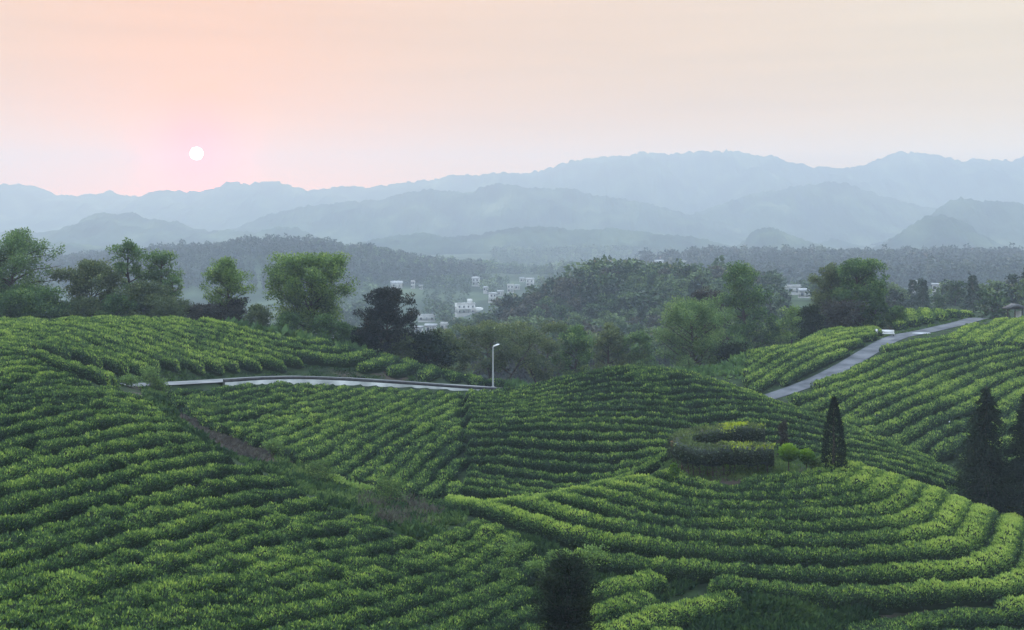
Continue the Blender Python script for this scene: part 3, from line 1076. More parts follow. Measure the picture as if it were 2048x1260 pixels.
# mound D: terraces round the clipped hedge
cD = np.array([20.0, 75.5])
baseD = plan([('h', 905, 77), ('h', 930, 73.0), (1000, 1020), (1063, 1040), (1148, 1066), (1250, 1088), (1380, 1100), (1519, 1106), (1665, 1110), (1811, 1103), (1903, 1088), (1950, 1052), (1975, 1018), ('h', 1950, 80)])
polyD = plan([('h', 900, 78), (915, 1010), (925, 1028), (1000, 1045), (1075, 1080), (1160, 1120), (1220, 1125), (1330, 1140), (1400, 1165), (1500, 1215), (1640, 1215), (1800, 1200), (1885, 1182), (1900, 1180), (2060, 1250), ('h', 2300, 66), ('h', 2200, 80), ('h', 1800, 86), ('h', 1640, 83.5)])
polyD = np.concatenate([polyD, plan([(1640, 938), (1560, 948), (1500, 962), (1400, 962), (1325, 940)]), plan([('h', 1300, 84), ('h', 1050, 80)])])
plant(ring_rows(baseD, cD, [1.54, 1.405, 1.27, 1.135, 1.0, 0.885, 0.775, 0.67, 0.565, 0.465, 0.365, 0.27], polyD, minlen=5.0, seed=9), 'tea terraces ringing the round mound', '%s tea ring up from the foot of the mound carrying the hedge', 0.76, 0.88, 15, gap=0.05, lump=0.12, tone_bias=0.02, crest_light=lambda x, y: 0.22 * smooth01((np.abs(CX + F_PX * x / y - 1530) - 120) / 330) + 0.10 * smooth01((y - 68) / 6))  # shoulder and crest leaves painted brighter, as where backlight grazes the mound

# rows in front of the mound, around the small dark juniper
polyF = plan([(1160, 1190), (1240, 1160), (1320, 1130), (1335, 1150), (1310, 1190), (1360, 1185), (1400, 1175), (1470, 1175), (1520, 1200), (1440, 1225), (1360, 1240), (1405, 1262), (1410, 1400), (1090, 1400), (1100, 1230)])
baseF = plan([(1080, 1245), (1190, 1225), (1300, 1195), (1420, 1160)])
plant(offset_rows(baseF, range(-8, 6), 1.8, polyF, seed=10), 'tea rows in front of the mound by the dark juniper', '%s short tea row in front of the mound beside the dark juniper', 0.85, 0.78, 16, gap=0.12, lump=0.2, tone_bias=0.10)
polyG = plan([(1700, 1262), (1760, 1235), (1880, 1218), (2000, 1205), (2080, 1195), (2150, 1400), (1650, 1400)])
baseG = plan([(1700, 1262), (1850, 1232), (2048, 1215)])
plant(offset_rows(baseG, range(-5, 4), 1.9, polyG, seed=12), 'tea rows at the near corner below the mound', '%s low tea row at the near corner below the mound', 0.8, 0.6, 17, gap=0.2, lump=0.22)

# far right slope, main field
polyE = plan([(1572, 792), (1640, 768), (1700, 740), (1750, 708), (1800, 686), (1900, 676), (1930, 692), (2060, 700), (2180, 700), (2250, 820), (2250, 930), (1960, 925), (1925, 930), (1880, 905), (1830, 882), (1760, 862), (1690, 838), (1640, 815), (1590, 800)])
polyE = np.concatenate([polyE[:13], plan([('h', 1960, 97), ('h', 1800, 101), ('h', 1650, 108), ('h', 1570, 116)])])
baseE = plan([(1709, 836), (1821, 784), (1904, 748), (1990, 722), (2100, 700)])
plant(offset_rows(baseE, range(-16, 14), 2.35, polyE, seed=14), 'tea rows on the far right slope below the road', '%s long tea row down from the road on the far right slope', 0.84, 1.10, 18, gap=0.02, lump=0.10, tone_bias=0.08, reverse=True)
# left of the road
polyE2 = plan([(1470, 782), (1490, 735), (1515, 690), (1560, 664), (1650, 657), (1762, 656), (1762, 668), (1742, 690), (1690, 722), (1630, 754), (1560, 778)])
baseE2 = plan([(1475, 770), (1560, 722), (1650, 688), (1758, 668)])
plant(offset_rows(baseE2, range(-9, 16), 1.6, polyE2, seed=15), 'tea rows left of the climbing road', '%s clipped tea row away from the climbing road, left side', 0.66, 0.9, 19, gap=0.0, lump=0.08, tone_bias=0.08)
# upper terrace at right
polyE3 = plan([(1905, 686), (1890, 672), (1925, 655), (1985, 640), (2060, 634), (2180, 630), (2180, 690), (2060, 690)])
baseE3 = plan([(1955, 690), (1985, 668), (2020, 648), (2050, 636)])
plant(offset_rows(baseE3, range(-10, 8), 2.2, polyE3, seed=16), 'tea rows on the upper terrace right of the road', '%s tea row on the upper terrace right of the road bend', 0.92, 0.9, 20, gap=0.0, lump=0.08, tone_bias=0.18)
# beyond the road
polyE4 = plan([('h', 1790, eY(178)), ('h', 1850, eY(183)), ('h', 1920, eY(192)), ('h', 1965, eY(201)), ('h', 1960, eY(208)), ('h', 1800, eY(208))])
baseE4 = plan([('h', 1830, eY(180)), ('h', 1822, eY(192)), ('h', 1818, eY(205))])
plant(offset_rows(baseE4, range(-8, 8), 2.2, polyE4, seed=17), 'tea rows beyond the road bend', '%s short tea row beyond the road bend, between bench and pavilion', 0.95, 1.0, 21, gap=0.0, lump=0.08, tone_bias=0.15)
print('rows', len(ROWS_ALL), 'quads', sum(len(o.data.polygons) for o, _, _ in ROWS_ALL))
# ------------------------------------------------------------------ trees
M_GREEN = leaf_mat('leaves_green', [(0, (0.032, 0.068, 0.026)), (0.5, (0.091, 0.177, 0.048)), (1, (0.282, 0.383, 0.101))], trans=0.35)
M_FRESH = leaf_mat('leaves_fresh', [(0, (0.054, 0.099, 0.030)), (0.5, (0.162, 0.267, 0.060)), (1, (0.400, 0.495, 0.124))], trans=0.4)
M_OLIVE = leaf_mat('leaves_olive', [(0, (0.045, 0.068, 0.032)), (0.5, (0.116, 0.157, 0.060)), (1, (0.262, 0.302, 0.111))], trans=0.35)
M_PALE = leaf_mat('leaves_pale', [(0, (0.045, 0.088, 0.036)), (0.5, (0.120, 0.210, 0.066)), (1, (0.28, 0.38, 0.12))], trans=0.4)
M_DARK = leaf_mat('needles_dark', [(0, (0.006, 0.012, 0.008)), (0.5, (0.014, 0.026, 0.014)), (1, (0.035, 0.05, 0.022))], trans=0.12, rough=0.9, spec=0.04)
M_RUSTY = leaf_mat('needles_rusty', [(0, (0.007, 0.010, 0.009)), (0.5, (0.018, 0.024, 0.016)), (1, (0.085, 0.055, 0.025))], trans=0.12, spec=0.15)
M_PURPLE = leaf_mat('leaves_purple', [(0, (0.015, 0.016, 0.013)), (0.5, (0.038, 0.037, 0.028)), (1, (0.080, 0.074, 0.050))], trans=0.25)
M_SCRUB = leaf_mat('dry_scrub', [(0, (0.039, 0.034, 0.029)), (0.5, (0.078, 0.068, 0.055)), (1, (0.098, 0.124, 0.058))], trans=0.2)
M_GRASS = leaf_mat('grass_blades', [(0, (0.026, 0.052, 0.018)), (0.5, (0.085, 0.150, 0.040)), (1, (0.23, 0.30, 0.075))], trans=0.35, spec=0.1)
M_FERN = leaf_mat('fern_fronds', [(0, (0.008, 0.020, 0.010)), (0.5, (0.024, 0.056, 0.022)), (1, (0.09, 0.15, 0.04))], trans=0.25, rough=0.8, spec=0.06)
M_BRIGHT = leaf_mat('leaves_bright', [(0, (0.020, 0.052, 0.012)), (0.5, (0.085, 0.19, 0.016)), (1, (0.23, 0.37, 0.03))], trans=0.35)


def tubes(paths, sides=6):
    V, Q, o = [], [], 0
    ang = np.linspace(0, 2 * np.pi, sides, endpoint=False)
    for P, R in paths:
        P = np.asarray(P, float)
        n = len(P)
        t = np.gradient(P, axis=0)
        t /= np.linalg.norm(t, axis=1)[:, None] + 1e-9
        a = np.cross(t, np.array([0.13, 0.97, 0.21]))
        a /= np.linalg.norm(a, axis=1)[:, None] + 1e-9
        b = np.cross(t, a)
        R = np.asarray(R, float)[:, None, None]
        ring = P[:, None] + R * (a[:, None] * np.cos(ang)[None, :, None] + b[:, None] * np.sin(ang)[None, :, None])
        V.append(ring.reshape(-1, 3))
        i = np.arange(n - 1)[:, None] * sides
        j = np.arange(sides)[None]
        k = (j + 1) % sides
        Q.append(np.stack([i + j, i + k, i + sides + k, i + sides + j], -1).reshape(-1, 4) + o)
        o += n * sides
    return np.concatenate(V), np.concatenate(Q)


SHAPES = {
    'round': lambda t: np.sqrt(np.clip(1 - ((t - 0.52) / 0.52) ** 2, 0, 1)),
    'dome': lambda t: np.sqrt(np.clip(1 - t ** 2.4, 0, 1)),
    'oval': lambda t: np.clip(np.sin(np.pi * (0.12 + 0.86 * t)), 0, 1) ** 0.7,
    'cone': lambda t: np.clip(1 - t, 0, 1) ** 0.85 + 0.04,
    'spread': lambda t: 0.55 + 0.45 * np.sin(np.pi * np.clip(t, 0, 1) * 0.9),
    'column': lambda t: np.clip(1.03 - t ** 2.2, 0, 1) ** 0.8,
    'cypress': lambda t: np.clip(1.0 - t ** 1.7, 0, 1) ** 0.75 * (0.8 + 0.25 * np.clip(t * 4, 0, 1)),
    'blunt': lambda t: np.clip(1.0 - t ** 5, 0, 1) ** 0.6 * (0.85 + 0.15 * t),
}


def sprays(rng, H, R, lo=0.04, leaf=0.2, n_leaf=20000, branches=90, droop=0.35, shape='cypress', var=0.35, aspect=0.3, bias=0.0, up=0.0, tops=1):
    """dark conifer: needles gathered on separate drooping boughs of uneven length, gaps between them"""
    sf = SHAPES[shape]
    tr = 0.02 * H + 0.03
    paths, P0, A0, L0, W0 = [], [], [], [], []
    for k in range(tops):
        hk = H if k == 0 else H * rng.uniform(0.72, 0.95)
        ox, oy = (0, 0) if k == 0 else rng.normal(size=2) * R * 0.42
        q = np.linspace(0, 1, 7)
        S = np.stack([ox * q ** 0.6 + 0.01 * H * rng.normal(size=7) * q, oy * q ** 0.6 + 0.01 * H * rng.normal(size=7) * q, q * hk], 1)
        S[0, 2] = -0.5
        paths.append((S, (tr if k == 0 else tr * 0.6) * (1 - 0.9 * q)))
        nb = branches if k == 0 else branches // 3
        for i in range(nb):
            t0 = lo + (0.985 - lo) * ((i + rng.random()) / nb)
            a = i * 2.4 + rng.normal() * 0.4
            Ln = (R if k == 0 else R * 0.5) * float(sf((t0 - lo) / (1 - lo))) * rng.uniform(1 - var, 1 + var) + 0.08
            c = np.array([np.interp(t0, q, S[:, j]) for j in range(3)])
            paths.append((np.stack([c, c + Ln * 0.5 * np.array([math.cos(a), math.sin(a), up - droop * 0.3]), c + Ln * np.array([math.cos(a), math.sin(a), up - droop])]), [0.02 * (1 - t0) * H * 0.2 + 0.012, 0.015, 0.006]))
            P0.append(c)
            A0.append(a)
            L0.append(Ln)
            W0.append(Ln + 0.15)
    P0, A0, L0, W0 = np.array(P0), np.array(A0), np.array(L0), np.array(W0)
    idx = rng.choice(len(P0), n_leaf, p=W0 / W0.sum())
    f = rng.random(n_leaf) ** 0.75
    Ln = L0[idx]
    a = A0[idx] + rng.normal(size=n_leaf) * 0.22 * (0.5 + f)
    rr = Ln * f * 1.05
    pos = P0[idx] + np.stack([np.cos(a) * rr, np.sin(a) * rr, Ln * (up * f - droop * f ** 1.5) + rng.normal(size=n_leaf) * 0.05 * (Ln + 0.4)], 1)
    d = np.stack([np.cos(a) * 0.8, np.sin(a) * 0.8, np.full(n_leaf, up * 1.2 - droop * 0.7)], 1) + rng.normal(size=(n_leaf, 3)) * 0.45
    d /= np.linalg.norm(d, axis=1)[:, None]
    sz = leaf * rng.uniform(0.6, 1.4, n_leaf)
    LV, LQ = diamonds(pos, d, sz, sz * aspect, rng)
    tone = rng.normal(size=len(P0)) * 0.12
    leaf_tone = np.clip(0.28 + 0.2 * rng.random(n_leaf) + 0.28 * (f - 0.5) + tone[idx] + bias, 0, 1)
    TV, TQ = tubes(paths, 5)
    return (TV, TQ), (LV, LQ, np.repeat(leaf_tone, 4))


def ball(rng, H, R, leaf=0.14, n_leaf=3000, bias=0.0):
    """clipped ball of leaves on a short bare stem"""
    c = np.array([0, 0, H - R * 0.86])
    u = rng.normal(size=(n_leaf, 3))
    u /= np.linalg.norm(u, axis=1)[:, None]
    lump = 1 + 0.10 * np.sin(3 * u[:, 0] + 1) * np.cos(4 * u[:, 1]) + 0.06 * rng.normal(size=n_leaf)
    pos = c + u * (R * (0.35 + 0.65 * rng.random(n_leaf) ** 0.35) * lump)[:, None] * np.array([1, 1, 0.86])
    d = u + rng.normal(size=(n_leaf, 3)) * 0.5 + np.array([0, 0, 0.4])
    d /= np.linalg.norm(d, axis=1)[:, None]
    sz = leaf * rng.uniform(0.6, 1.4, n_leaf)
    LV, LQ = diamonds(pos, d, sz, sz * 0.6, rng)
    leaf_tone = np.clip(0.30 + 0.25 * rng.random(n_leaf) + 0.40 * u[:, 2] + bias, 0, 1)  # leaves lighter towards the top of the ball, darker underneath
    paths = [(np.array([[0, 0, -0.2], [0.02, 0, H * 0.3], [0, 0, c[2]]]), [0.05, 0.045, 0.04])]
    for i in range(7):
        a = i * 0.9
        e_ = c + R * 0.7 * np.array([math.cos(a), math.sin(a), 0.25 * math.sin(2 * a)])
        paths.append((np.array([[0, 0, c[2] - R * 0.6], (np.array([0, 0, c[2] - R * 0.6]) + e_) / 2, e_]), [0.03, 0.02, 0.008]))
    TV, TQ = tubes(paths, 5)
    return (TV, TQ), (LV, LQ, np.repeat(leaf_tone, 4))


LEAF_MORE = 3.8


def broadleaf(rng, H, R, lo=0.25, shape='round', limbs=22, per=4, clump=0.16, leaf=0.3, n_leaf=3000, tr=None, stems=1, tilt=0.6, fill=0.25, aspect=0.55, droop=0.0, bias=0.0, flat=0.75):
    """trunk, limbs reaching to an uneven envelope, leaf clumps along them"""
    tr = tr or 0.022 * H + 0.03
    n_leaf = int(n_leaf * LEAF_MORE)
    leaf = leaf * 0.92
    paths, centres, cw = [], [], []
    sf = SHAPES[shape]
    for sidx in range(stems):
        off = np.array([0.0, 0.0]) if stems == 1 else rng.normal(size=2) * 0.12 * R
        lean = (rng.normal(size=2) * 0.05 + (0 if stems == 1 else off / R * 2.2)) * H
        n = 8
        tt = np.linspace(0, 0.93, n)
        P = np.stack([off[0] + lean[0] * tt ** 1.4 + 0.012 * H * rng.normal(size=n) * tt, off[1] + lean[1] * tt ** 1.4 + 0.012 * H * rng.normal(size=n) * tt, tt * H], 1)
        P[0, 2] = -0.5
        paths.append((P, tr * (1 - 0.86 * tt) * (1 if stems == 1 else 0.65)))
        nl = max(3, limbs // stems)
        for i in range(nl):
            f = (i + rng.random()) / nl
            t0 = lo * 0.75 + (0.90 - lo * 0.75) * f ** 0.9
            az = i * 2.4 + rng.normal() * 0.5 + sidx * 1.7
            base = np.array([np.interp(t0, tt, P[:, k]) for k in range(3)])
            tc = np.clip((t0 + 0.10 - lo) / (1 - lo), 0.0, 1)
            Ln = R * max(0.18, float(sf(tc))) * rng.uniform(0.62, 1.12)
            d = np.array([math.cos(az), math.sin(az), 0])
            up = tilt * rng.uniform(0.6, 1.3)
            q = np.linspace(0, 1, 5)
            B = base + d * (Ln * q)[:, None] + np.array([0, 0, 1]) * (Ln * (up * q - droop * q ** 2.2))[:, None] + rng.normal(size=(5, 3)) * 0.03 * Ln * q[:, None]
            B[:, 2] = np.minimum(B[:, 2], H * 0.985)
            r0 = tr * (1 - 0.85 * t0) * 0.55
            paths.append((B, r0 * (1 - 0.8 * q) + 0.008))
            for _ in range(per):
                g = rng.uniform(0.35, 1.05)
                c = np.array([np.interp(g, q, B[:, k]) for k in range(3)]) + rng.normal(size=3) * clump * R * 0.5
                c[2] = min(c[2], H * 0.97)
                centres.append(c)
                cw.append(rng.uniform(0.5, 1.4))
        centres.append(np.array([P[-1, 0], P[-1, 1], H * 0.95]))
        cw.append(0.8)
    centres = np.array(centres)
    cw = np.array(cw)
    idx = rng.choice(len(centres), n_leaf, p=cw / cw.sum())
    rad = clump * R * np.sqrt(cw)[idx]
    u = rng.normal(size=(n_leaf, 3))
    u /= np.linalg.norm(u, axis=1)[:, None]
    rr = rng.random(n_leaf) ** (1 / 2.2) * 1.25
    pos = centres[idx] + u * (rr * rad)[:, None] * np.array([1, 1, flat])
    d = u * 0.5 + np.array([0, 0, 0.25 - droop]) + rng.normal(size=(n_leaf, 3)) * 0.6
    d /= np.linalg.norm(d, axis=1)[:, None]
    sz = leaf * rng.uniform(0.6, 1.35, n_leaf)
    LV, LQ = diamonds(pos, d, sz, sz * aspect, rng)
    tone = rng.normal(size=len(centres)) * 0.10
    leaf_tone = np.clip(0.34 + 0.26 * rng.normal(size=n_leaf) * 0.6 + tone[idx] + 0.10 * u[:, 2] + bias, 0, 1)
    TV, TQ = tubes(paths)
    return (TV, TQ), (LV, LQ, np.repeat(leaf_tone, 4))


def conifer(rng, H, R, lo=0.04, leaf=0.25, n_leaf=4000, dirz=-0.25, shape='cone', branches=26, rough=0.35, aspect=0.3, bias=0.0, tr=None, power=None):
    """dense needle foliage carried on ragged whorls round one straight stem"""
    tr = tr or 0.018 * H + 0.03
    sf = SHAPES[shape]
    tt = np.linspace(0, 0.97, 8)
    P = np.stack([0.006 * H * rng.normal(size=8), 0.006 * H * rng.normal(size=8), tt * H], 1)
    P[0, 2] = -0.5
    paths = [(P, tr * (1 - 0.9 * tt))]
    t = lo + (1 - lo) * rng.random(n_leaf) ** 1.25
    az = rng.uniform(0, 2 * np.pi, n_leaf)
    tc = (t - lo) / (1 - lo)
    rag = vnoise(az / (2 * np.pi) * 9, t * branches * 0.8, 31) * rough + vnoise(az / (2 * np.pi) * 5 + 40, t * branches * 0.3, 37) * rough
    rm = R * sf(tc) * (1 - rough * 0.7 + rag)
    r = rm * (0.45 + 0.58 * rng.random(n_leaf) ** 0.6)
    pos = np.stack([r * np.cos(az), r * np.sin(az), t * H - 0.12 * r], 1)
    d = np.stack([np.cos(az), np.sin(az), np.full(n_leaf, dirz)], 1) + rng.normal(size=(n_leaf, 3)) * 0.35
    d /= np.linalg.norm(d, axis=1)[:, None]
    sz = leaf * rng.uniform(0.6, 1.4, n_leaf)
    LV, LQ = diamonds(pos, d, sz, sz * aspect, rng)
    leaf_tone = np.clip(0.30 + 0.25 * rng.random(n_leaf) + 0.35 * (r / (rm + 1e-6) - 0.7) + bias, 0, 1)
    for i in range(branches):
        t0 = lo + (0.95 - lo) * (i + 0.5) / branches
        a = i * 2.4
        Ln = R * float(sf((t0 - lo) / (1 - lo))) * 0.85
        q = np.linspace(0, 1, 3)
        Bp = np.stack([Ln * q * math.cos(a), Ln * q * math.sin(a), t0 * H + Ln * q * dirz * 0.6], 1)
        paths.append((Bp, (0.25 * tr * (1 - t0) + 0.01) * (1 - 0.7 * q)))
    TV, TQ = tubes(paths, 5)
    return (TV, TQ), (LV, LQ, np.repeat(leaf_tone, 4))


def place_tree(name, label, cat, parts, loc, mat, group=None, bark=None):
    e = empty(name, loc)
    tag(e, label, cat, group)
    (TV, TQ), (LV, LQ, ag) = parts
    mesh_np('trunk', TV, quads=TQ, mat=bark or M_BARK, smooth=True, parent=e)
    mesh_np('crown', LV, quads=LQ, mat=mat, attrs={'leaf_tone': ag}, parent=e)
    return e


def gz(x, y):
    return float(ground(np.array([x]), np.array([y]))[0])


def tree(name, label, kind, px, top, Y, wpx, mat, seed, cat='tree', group=None, **kw):
    """tree standing at distance Y whose tip reaches photo row `top`"""
    x, y, zt = at(px, top, Y)
    zb = gz(x, y)
    H = zt - zb
    R = wpx / 2 / F_PX * Y * (0.84 if kind == 'b' else 1.0)
    rng = np.random.default_rng(seed)
    fn = {'conifer': conifer, 'sprays': sprays, 'b': broadleaf}[kind]
    return place_tree(name, label, cat, fn(rng, H, R, **kw), (x, y, zb - 0.15), mat, group)


G_L = 'trees behind the left tea hill'
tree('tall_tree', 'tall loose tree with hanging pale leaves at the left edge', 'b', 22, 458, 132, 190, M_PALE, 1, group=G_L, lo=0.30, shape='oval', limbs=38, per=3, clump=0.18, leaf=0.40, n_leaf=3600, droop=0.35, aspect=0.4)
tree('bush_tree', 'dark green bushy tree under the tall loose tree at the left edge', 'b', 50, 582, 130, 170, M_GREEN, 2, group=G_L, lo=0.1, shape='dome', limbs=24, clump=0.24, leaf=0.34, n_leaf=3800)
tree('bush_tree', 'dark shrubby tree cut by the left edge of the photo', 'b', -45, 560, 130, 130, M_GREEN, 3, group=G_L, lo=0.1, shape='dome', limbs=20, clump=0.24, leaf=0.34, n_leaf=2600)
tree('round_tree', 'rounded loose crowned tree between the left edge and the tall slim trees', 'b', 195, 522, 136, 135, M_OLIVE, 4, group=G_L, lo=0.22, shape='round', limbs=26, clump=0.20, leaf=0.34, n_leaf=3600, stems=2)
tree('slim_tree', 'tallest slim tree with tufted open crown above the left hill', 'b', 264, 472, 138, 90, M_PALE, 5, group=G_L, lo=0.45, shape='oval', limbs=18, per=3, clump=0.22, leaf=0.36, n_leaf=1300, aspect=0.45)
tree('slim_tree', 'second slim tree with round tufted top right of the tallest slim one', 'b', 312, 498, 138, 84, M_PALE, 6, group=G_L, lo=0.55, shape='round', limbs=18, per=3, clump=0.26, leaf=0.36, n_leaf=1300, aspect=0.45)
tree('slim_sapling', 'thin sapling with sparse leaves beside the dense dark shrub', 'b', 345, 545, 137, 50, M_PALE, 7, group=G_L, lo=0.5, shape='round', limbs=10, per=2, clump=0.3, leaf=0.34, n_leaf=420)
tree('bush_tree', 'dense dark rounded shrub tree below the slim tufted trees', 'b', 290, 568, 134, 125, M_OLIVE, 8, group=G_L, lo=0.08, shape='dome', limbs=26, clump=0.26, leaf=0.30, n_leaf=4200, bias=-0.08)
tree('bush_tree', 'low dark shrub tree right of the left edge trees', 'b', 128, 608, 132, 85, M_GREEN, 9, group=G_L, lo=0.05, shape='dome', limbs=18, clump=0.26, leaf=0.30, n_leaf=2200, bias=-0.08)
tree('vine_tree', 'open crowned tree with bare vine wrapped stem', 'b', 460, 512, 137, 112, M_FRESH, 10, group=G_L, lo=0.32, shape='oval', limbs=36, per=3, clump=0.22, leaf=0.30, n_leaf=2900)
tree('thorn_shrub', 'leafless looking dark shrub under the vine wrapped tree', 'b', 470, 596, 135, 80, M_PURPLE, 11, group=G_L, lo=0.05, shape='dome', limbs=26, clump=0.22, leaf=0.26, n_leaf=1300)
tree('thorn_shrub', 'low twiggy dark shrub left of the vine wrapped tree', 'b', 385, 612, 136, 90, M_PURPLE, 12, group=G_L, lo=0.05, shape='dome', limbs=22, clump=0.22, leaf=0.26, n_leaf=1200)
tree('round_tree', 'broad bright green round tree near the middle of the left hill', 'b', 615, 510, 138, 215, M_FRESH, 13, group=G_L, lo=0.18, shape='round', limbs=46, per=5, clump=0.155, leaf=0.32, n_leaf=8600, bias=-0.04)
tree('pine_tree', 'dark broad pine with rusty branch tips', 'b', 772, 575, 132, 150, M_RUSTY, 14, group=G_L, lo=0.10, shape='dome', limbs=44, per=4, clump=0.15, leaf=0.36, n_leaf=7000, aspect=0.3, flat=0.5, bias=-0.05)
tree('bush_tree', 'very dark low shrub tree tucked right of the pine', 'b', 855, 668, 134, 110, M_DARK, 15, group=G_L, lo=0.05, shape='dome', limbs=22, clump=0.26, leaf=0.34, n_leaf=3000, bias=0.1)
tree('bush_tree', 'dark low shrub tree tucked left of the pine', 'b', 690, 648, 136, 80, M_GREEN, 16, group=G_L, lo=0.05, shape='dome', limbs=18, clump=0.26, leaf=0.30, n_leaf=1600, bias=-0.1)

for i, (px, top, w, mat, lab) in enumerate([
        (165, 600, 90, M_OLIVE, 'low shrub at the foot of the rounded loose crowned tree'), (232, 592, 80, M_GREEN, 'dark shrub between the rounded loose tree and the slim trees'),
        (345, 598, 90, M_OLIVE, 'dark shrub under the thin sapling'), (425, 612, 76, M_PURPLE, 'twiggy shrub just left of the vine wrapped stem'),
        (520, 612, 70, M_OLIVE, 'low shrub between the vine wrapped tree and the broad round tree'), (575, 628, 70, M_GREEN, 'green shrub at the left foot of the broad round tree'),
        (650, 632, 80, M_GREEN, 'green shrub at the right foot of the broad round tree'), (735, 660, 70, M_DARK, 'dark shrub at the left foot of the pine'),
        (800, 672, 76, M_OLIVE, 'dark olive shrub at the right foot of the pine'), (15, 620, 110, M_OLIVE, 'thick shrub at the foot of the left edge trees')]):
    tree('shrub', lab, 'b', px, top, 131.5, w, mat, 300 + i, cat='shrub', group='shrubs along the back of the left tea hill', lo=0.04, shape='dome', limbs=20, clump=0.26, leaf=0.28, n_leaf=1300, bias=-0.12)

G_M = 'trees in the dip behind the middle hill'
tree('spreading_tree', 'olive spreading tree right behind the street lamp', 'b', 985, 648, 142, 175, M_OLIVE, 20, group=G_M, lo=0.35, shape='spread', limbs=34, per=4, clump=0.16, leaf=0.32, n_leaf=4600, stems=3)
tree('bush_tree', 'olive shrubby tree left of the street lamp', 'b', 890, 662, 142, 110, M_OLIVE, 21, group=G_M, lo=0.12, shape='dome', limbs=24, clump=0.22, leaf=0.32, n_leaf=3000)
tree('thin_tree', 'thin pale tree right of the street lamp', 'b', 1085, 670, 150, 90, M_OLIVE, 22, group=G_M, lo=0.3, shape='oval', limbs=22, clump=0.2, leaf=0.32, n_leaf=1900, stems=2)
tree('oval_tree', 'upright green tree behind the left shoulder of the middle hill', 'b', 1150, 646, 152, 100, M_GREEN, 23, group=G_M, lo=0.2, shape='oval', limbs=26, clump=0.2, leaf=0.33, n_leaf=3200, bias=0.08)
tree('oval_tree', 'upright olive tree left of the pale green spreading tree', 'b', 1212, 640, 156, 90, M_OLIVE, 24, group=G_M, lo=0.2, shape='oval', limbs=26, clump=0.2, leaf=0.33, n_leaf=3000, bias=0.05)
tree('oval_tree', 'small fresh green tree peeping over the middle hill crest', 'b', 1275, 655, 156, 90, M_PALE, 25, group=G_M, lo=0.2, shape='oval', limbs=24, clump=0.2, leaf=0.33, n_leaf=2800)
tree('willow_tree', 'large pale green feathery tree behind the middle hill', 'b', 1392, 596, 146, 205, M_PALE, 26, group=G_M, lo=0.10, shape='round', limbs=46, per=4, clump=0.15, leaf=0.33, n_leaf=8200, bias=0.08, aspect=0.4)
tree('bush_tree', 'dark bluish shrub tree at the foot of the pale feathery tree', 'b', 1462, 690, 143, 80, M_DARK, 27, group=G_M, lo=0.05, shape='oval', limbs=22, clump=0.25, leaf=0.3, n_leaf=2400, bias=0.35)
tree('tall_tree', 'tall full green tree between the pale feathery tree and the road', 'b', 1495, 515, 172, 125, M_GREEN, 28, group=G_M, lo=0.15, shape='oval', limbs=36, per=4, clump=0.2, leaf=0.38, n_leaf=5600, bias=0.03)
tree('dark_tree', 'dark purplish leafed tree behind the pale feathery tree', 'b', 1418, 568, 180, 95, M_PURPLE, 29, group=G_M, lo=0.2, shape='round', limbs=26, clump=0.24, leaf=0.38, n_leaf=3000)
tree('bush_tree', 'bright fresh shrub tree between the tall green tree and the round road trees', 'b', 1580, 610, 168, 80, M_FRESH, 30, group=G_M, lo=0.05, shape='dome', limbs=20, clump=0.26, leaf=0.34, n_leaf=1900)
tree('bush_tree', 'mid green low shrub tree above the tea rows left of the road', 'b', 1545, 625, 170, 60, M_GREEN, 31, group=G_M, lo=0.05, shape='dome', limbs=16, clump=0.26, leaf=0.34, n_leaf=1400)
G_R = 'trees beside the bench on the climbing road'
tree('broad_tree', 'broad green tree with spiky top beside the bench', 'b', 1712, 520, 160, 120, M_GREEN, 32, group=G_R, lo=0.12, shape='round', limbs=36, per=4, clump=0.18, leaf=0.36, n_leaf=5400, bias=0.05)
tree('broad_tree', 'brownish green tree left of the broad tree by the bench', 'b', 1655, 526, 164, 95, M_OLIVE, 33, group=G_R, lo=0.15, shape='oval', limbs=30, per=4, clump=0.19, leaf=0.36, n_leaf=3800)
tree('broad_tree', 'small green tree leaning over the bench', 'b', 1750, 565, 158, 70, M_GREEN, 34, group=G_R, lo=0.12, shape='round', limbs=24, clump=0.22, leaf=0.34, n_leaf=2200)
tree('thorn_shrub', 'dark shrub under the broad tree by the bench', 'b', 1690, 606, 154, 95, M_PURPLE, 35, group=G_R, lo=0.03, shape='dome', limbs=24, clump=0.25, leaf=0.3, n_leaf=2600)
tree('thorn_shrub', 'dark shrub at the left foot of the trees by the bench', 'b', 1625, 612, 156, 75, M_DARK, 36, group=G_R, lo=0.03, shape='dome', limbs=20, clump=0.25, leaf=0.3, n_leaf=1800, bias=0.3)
tree('round_bush', 'rounded dark green bush behind the bench', 'b', 1790, 612, 157, 46, M_GREEN, 37, group=G_R, lo=0.03, shape='dome', limbs=16, clump=0.28, leaf=0.28, n_leaf=1100)

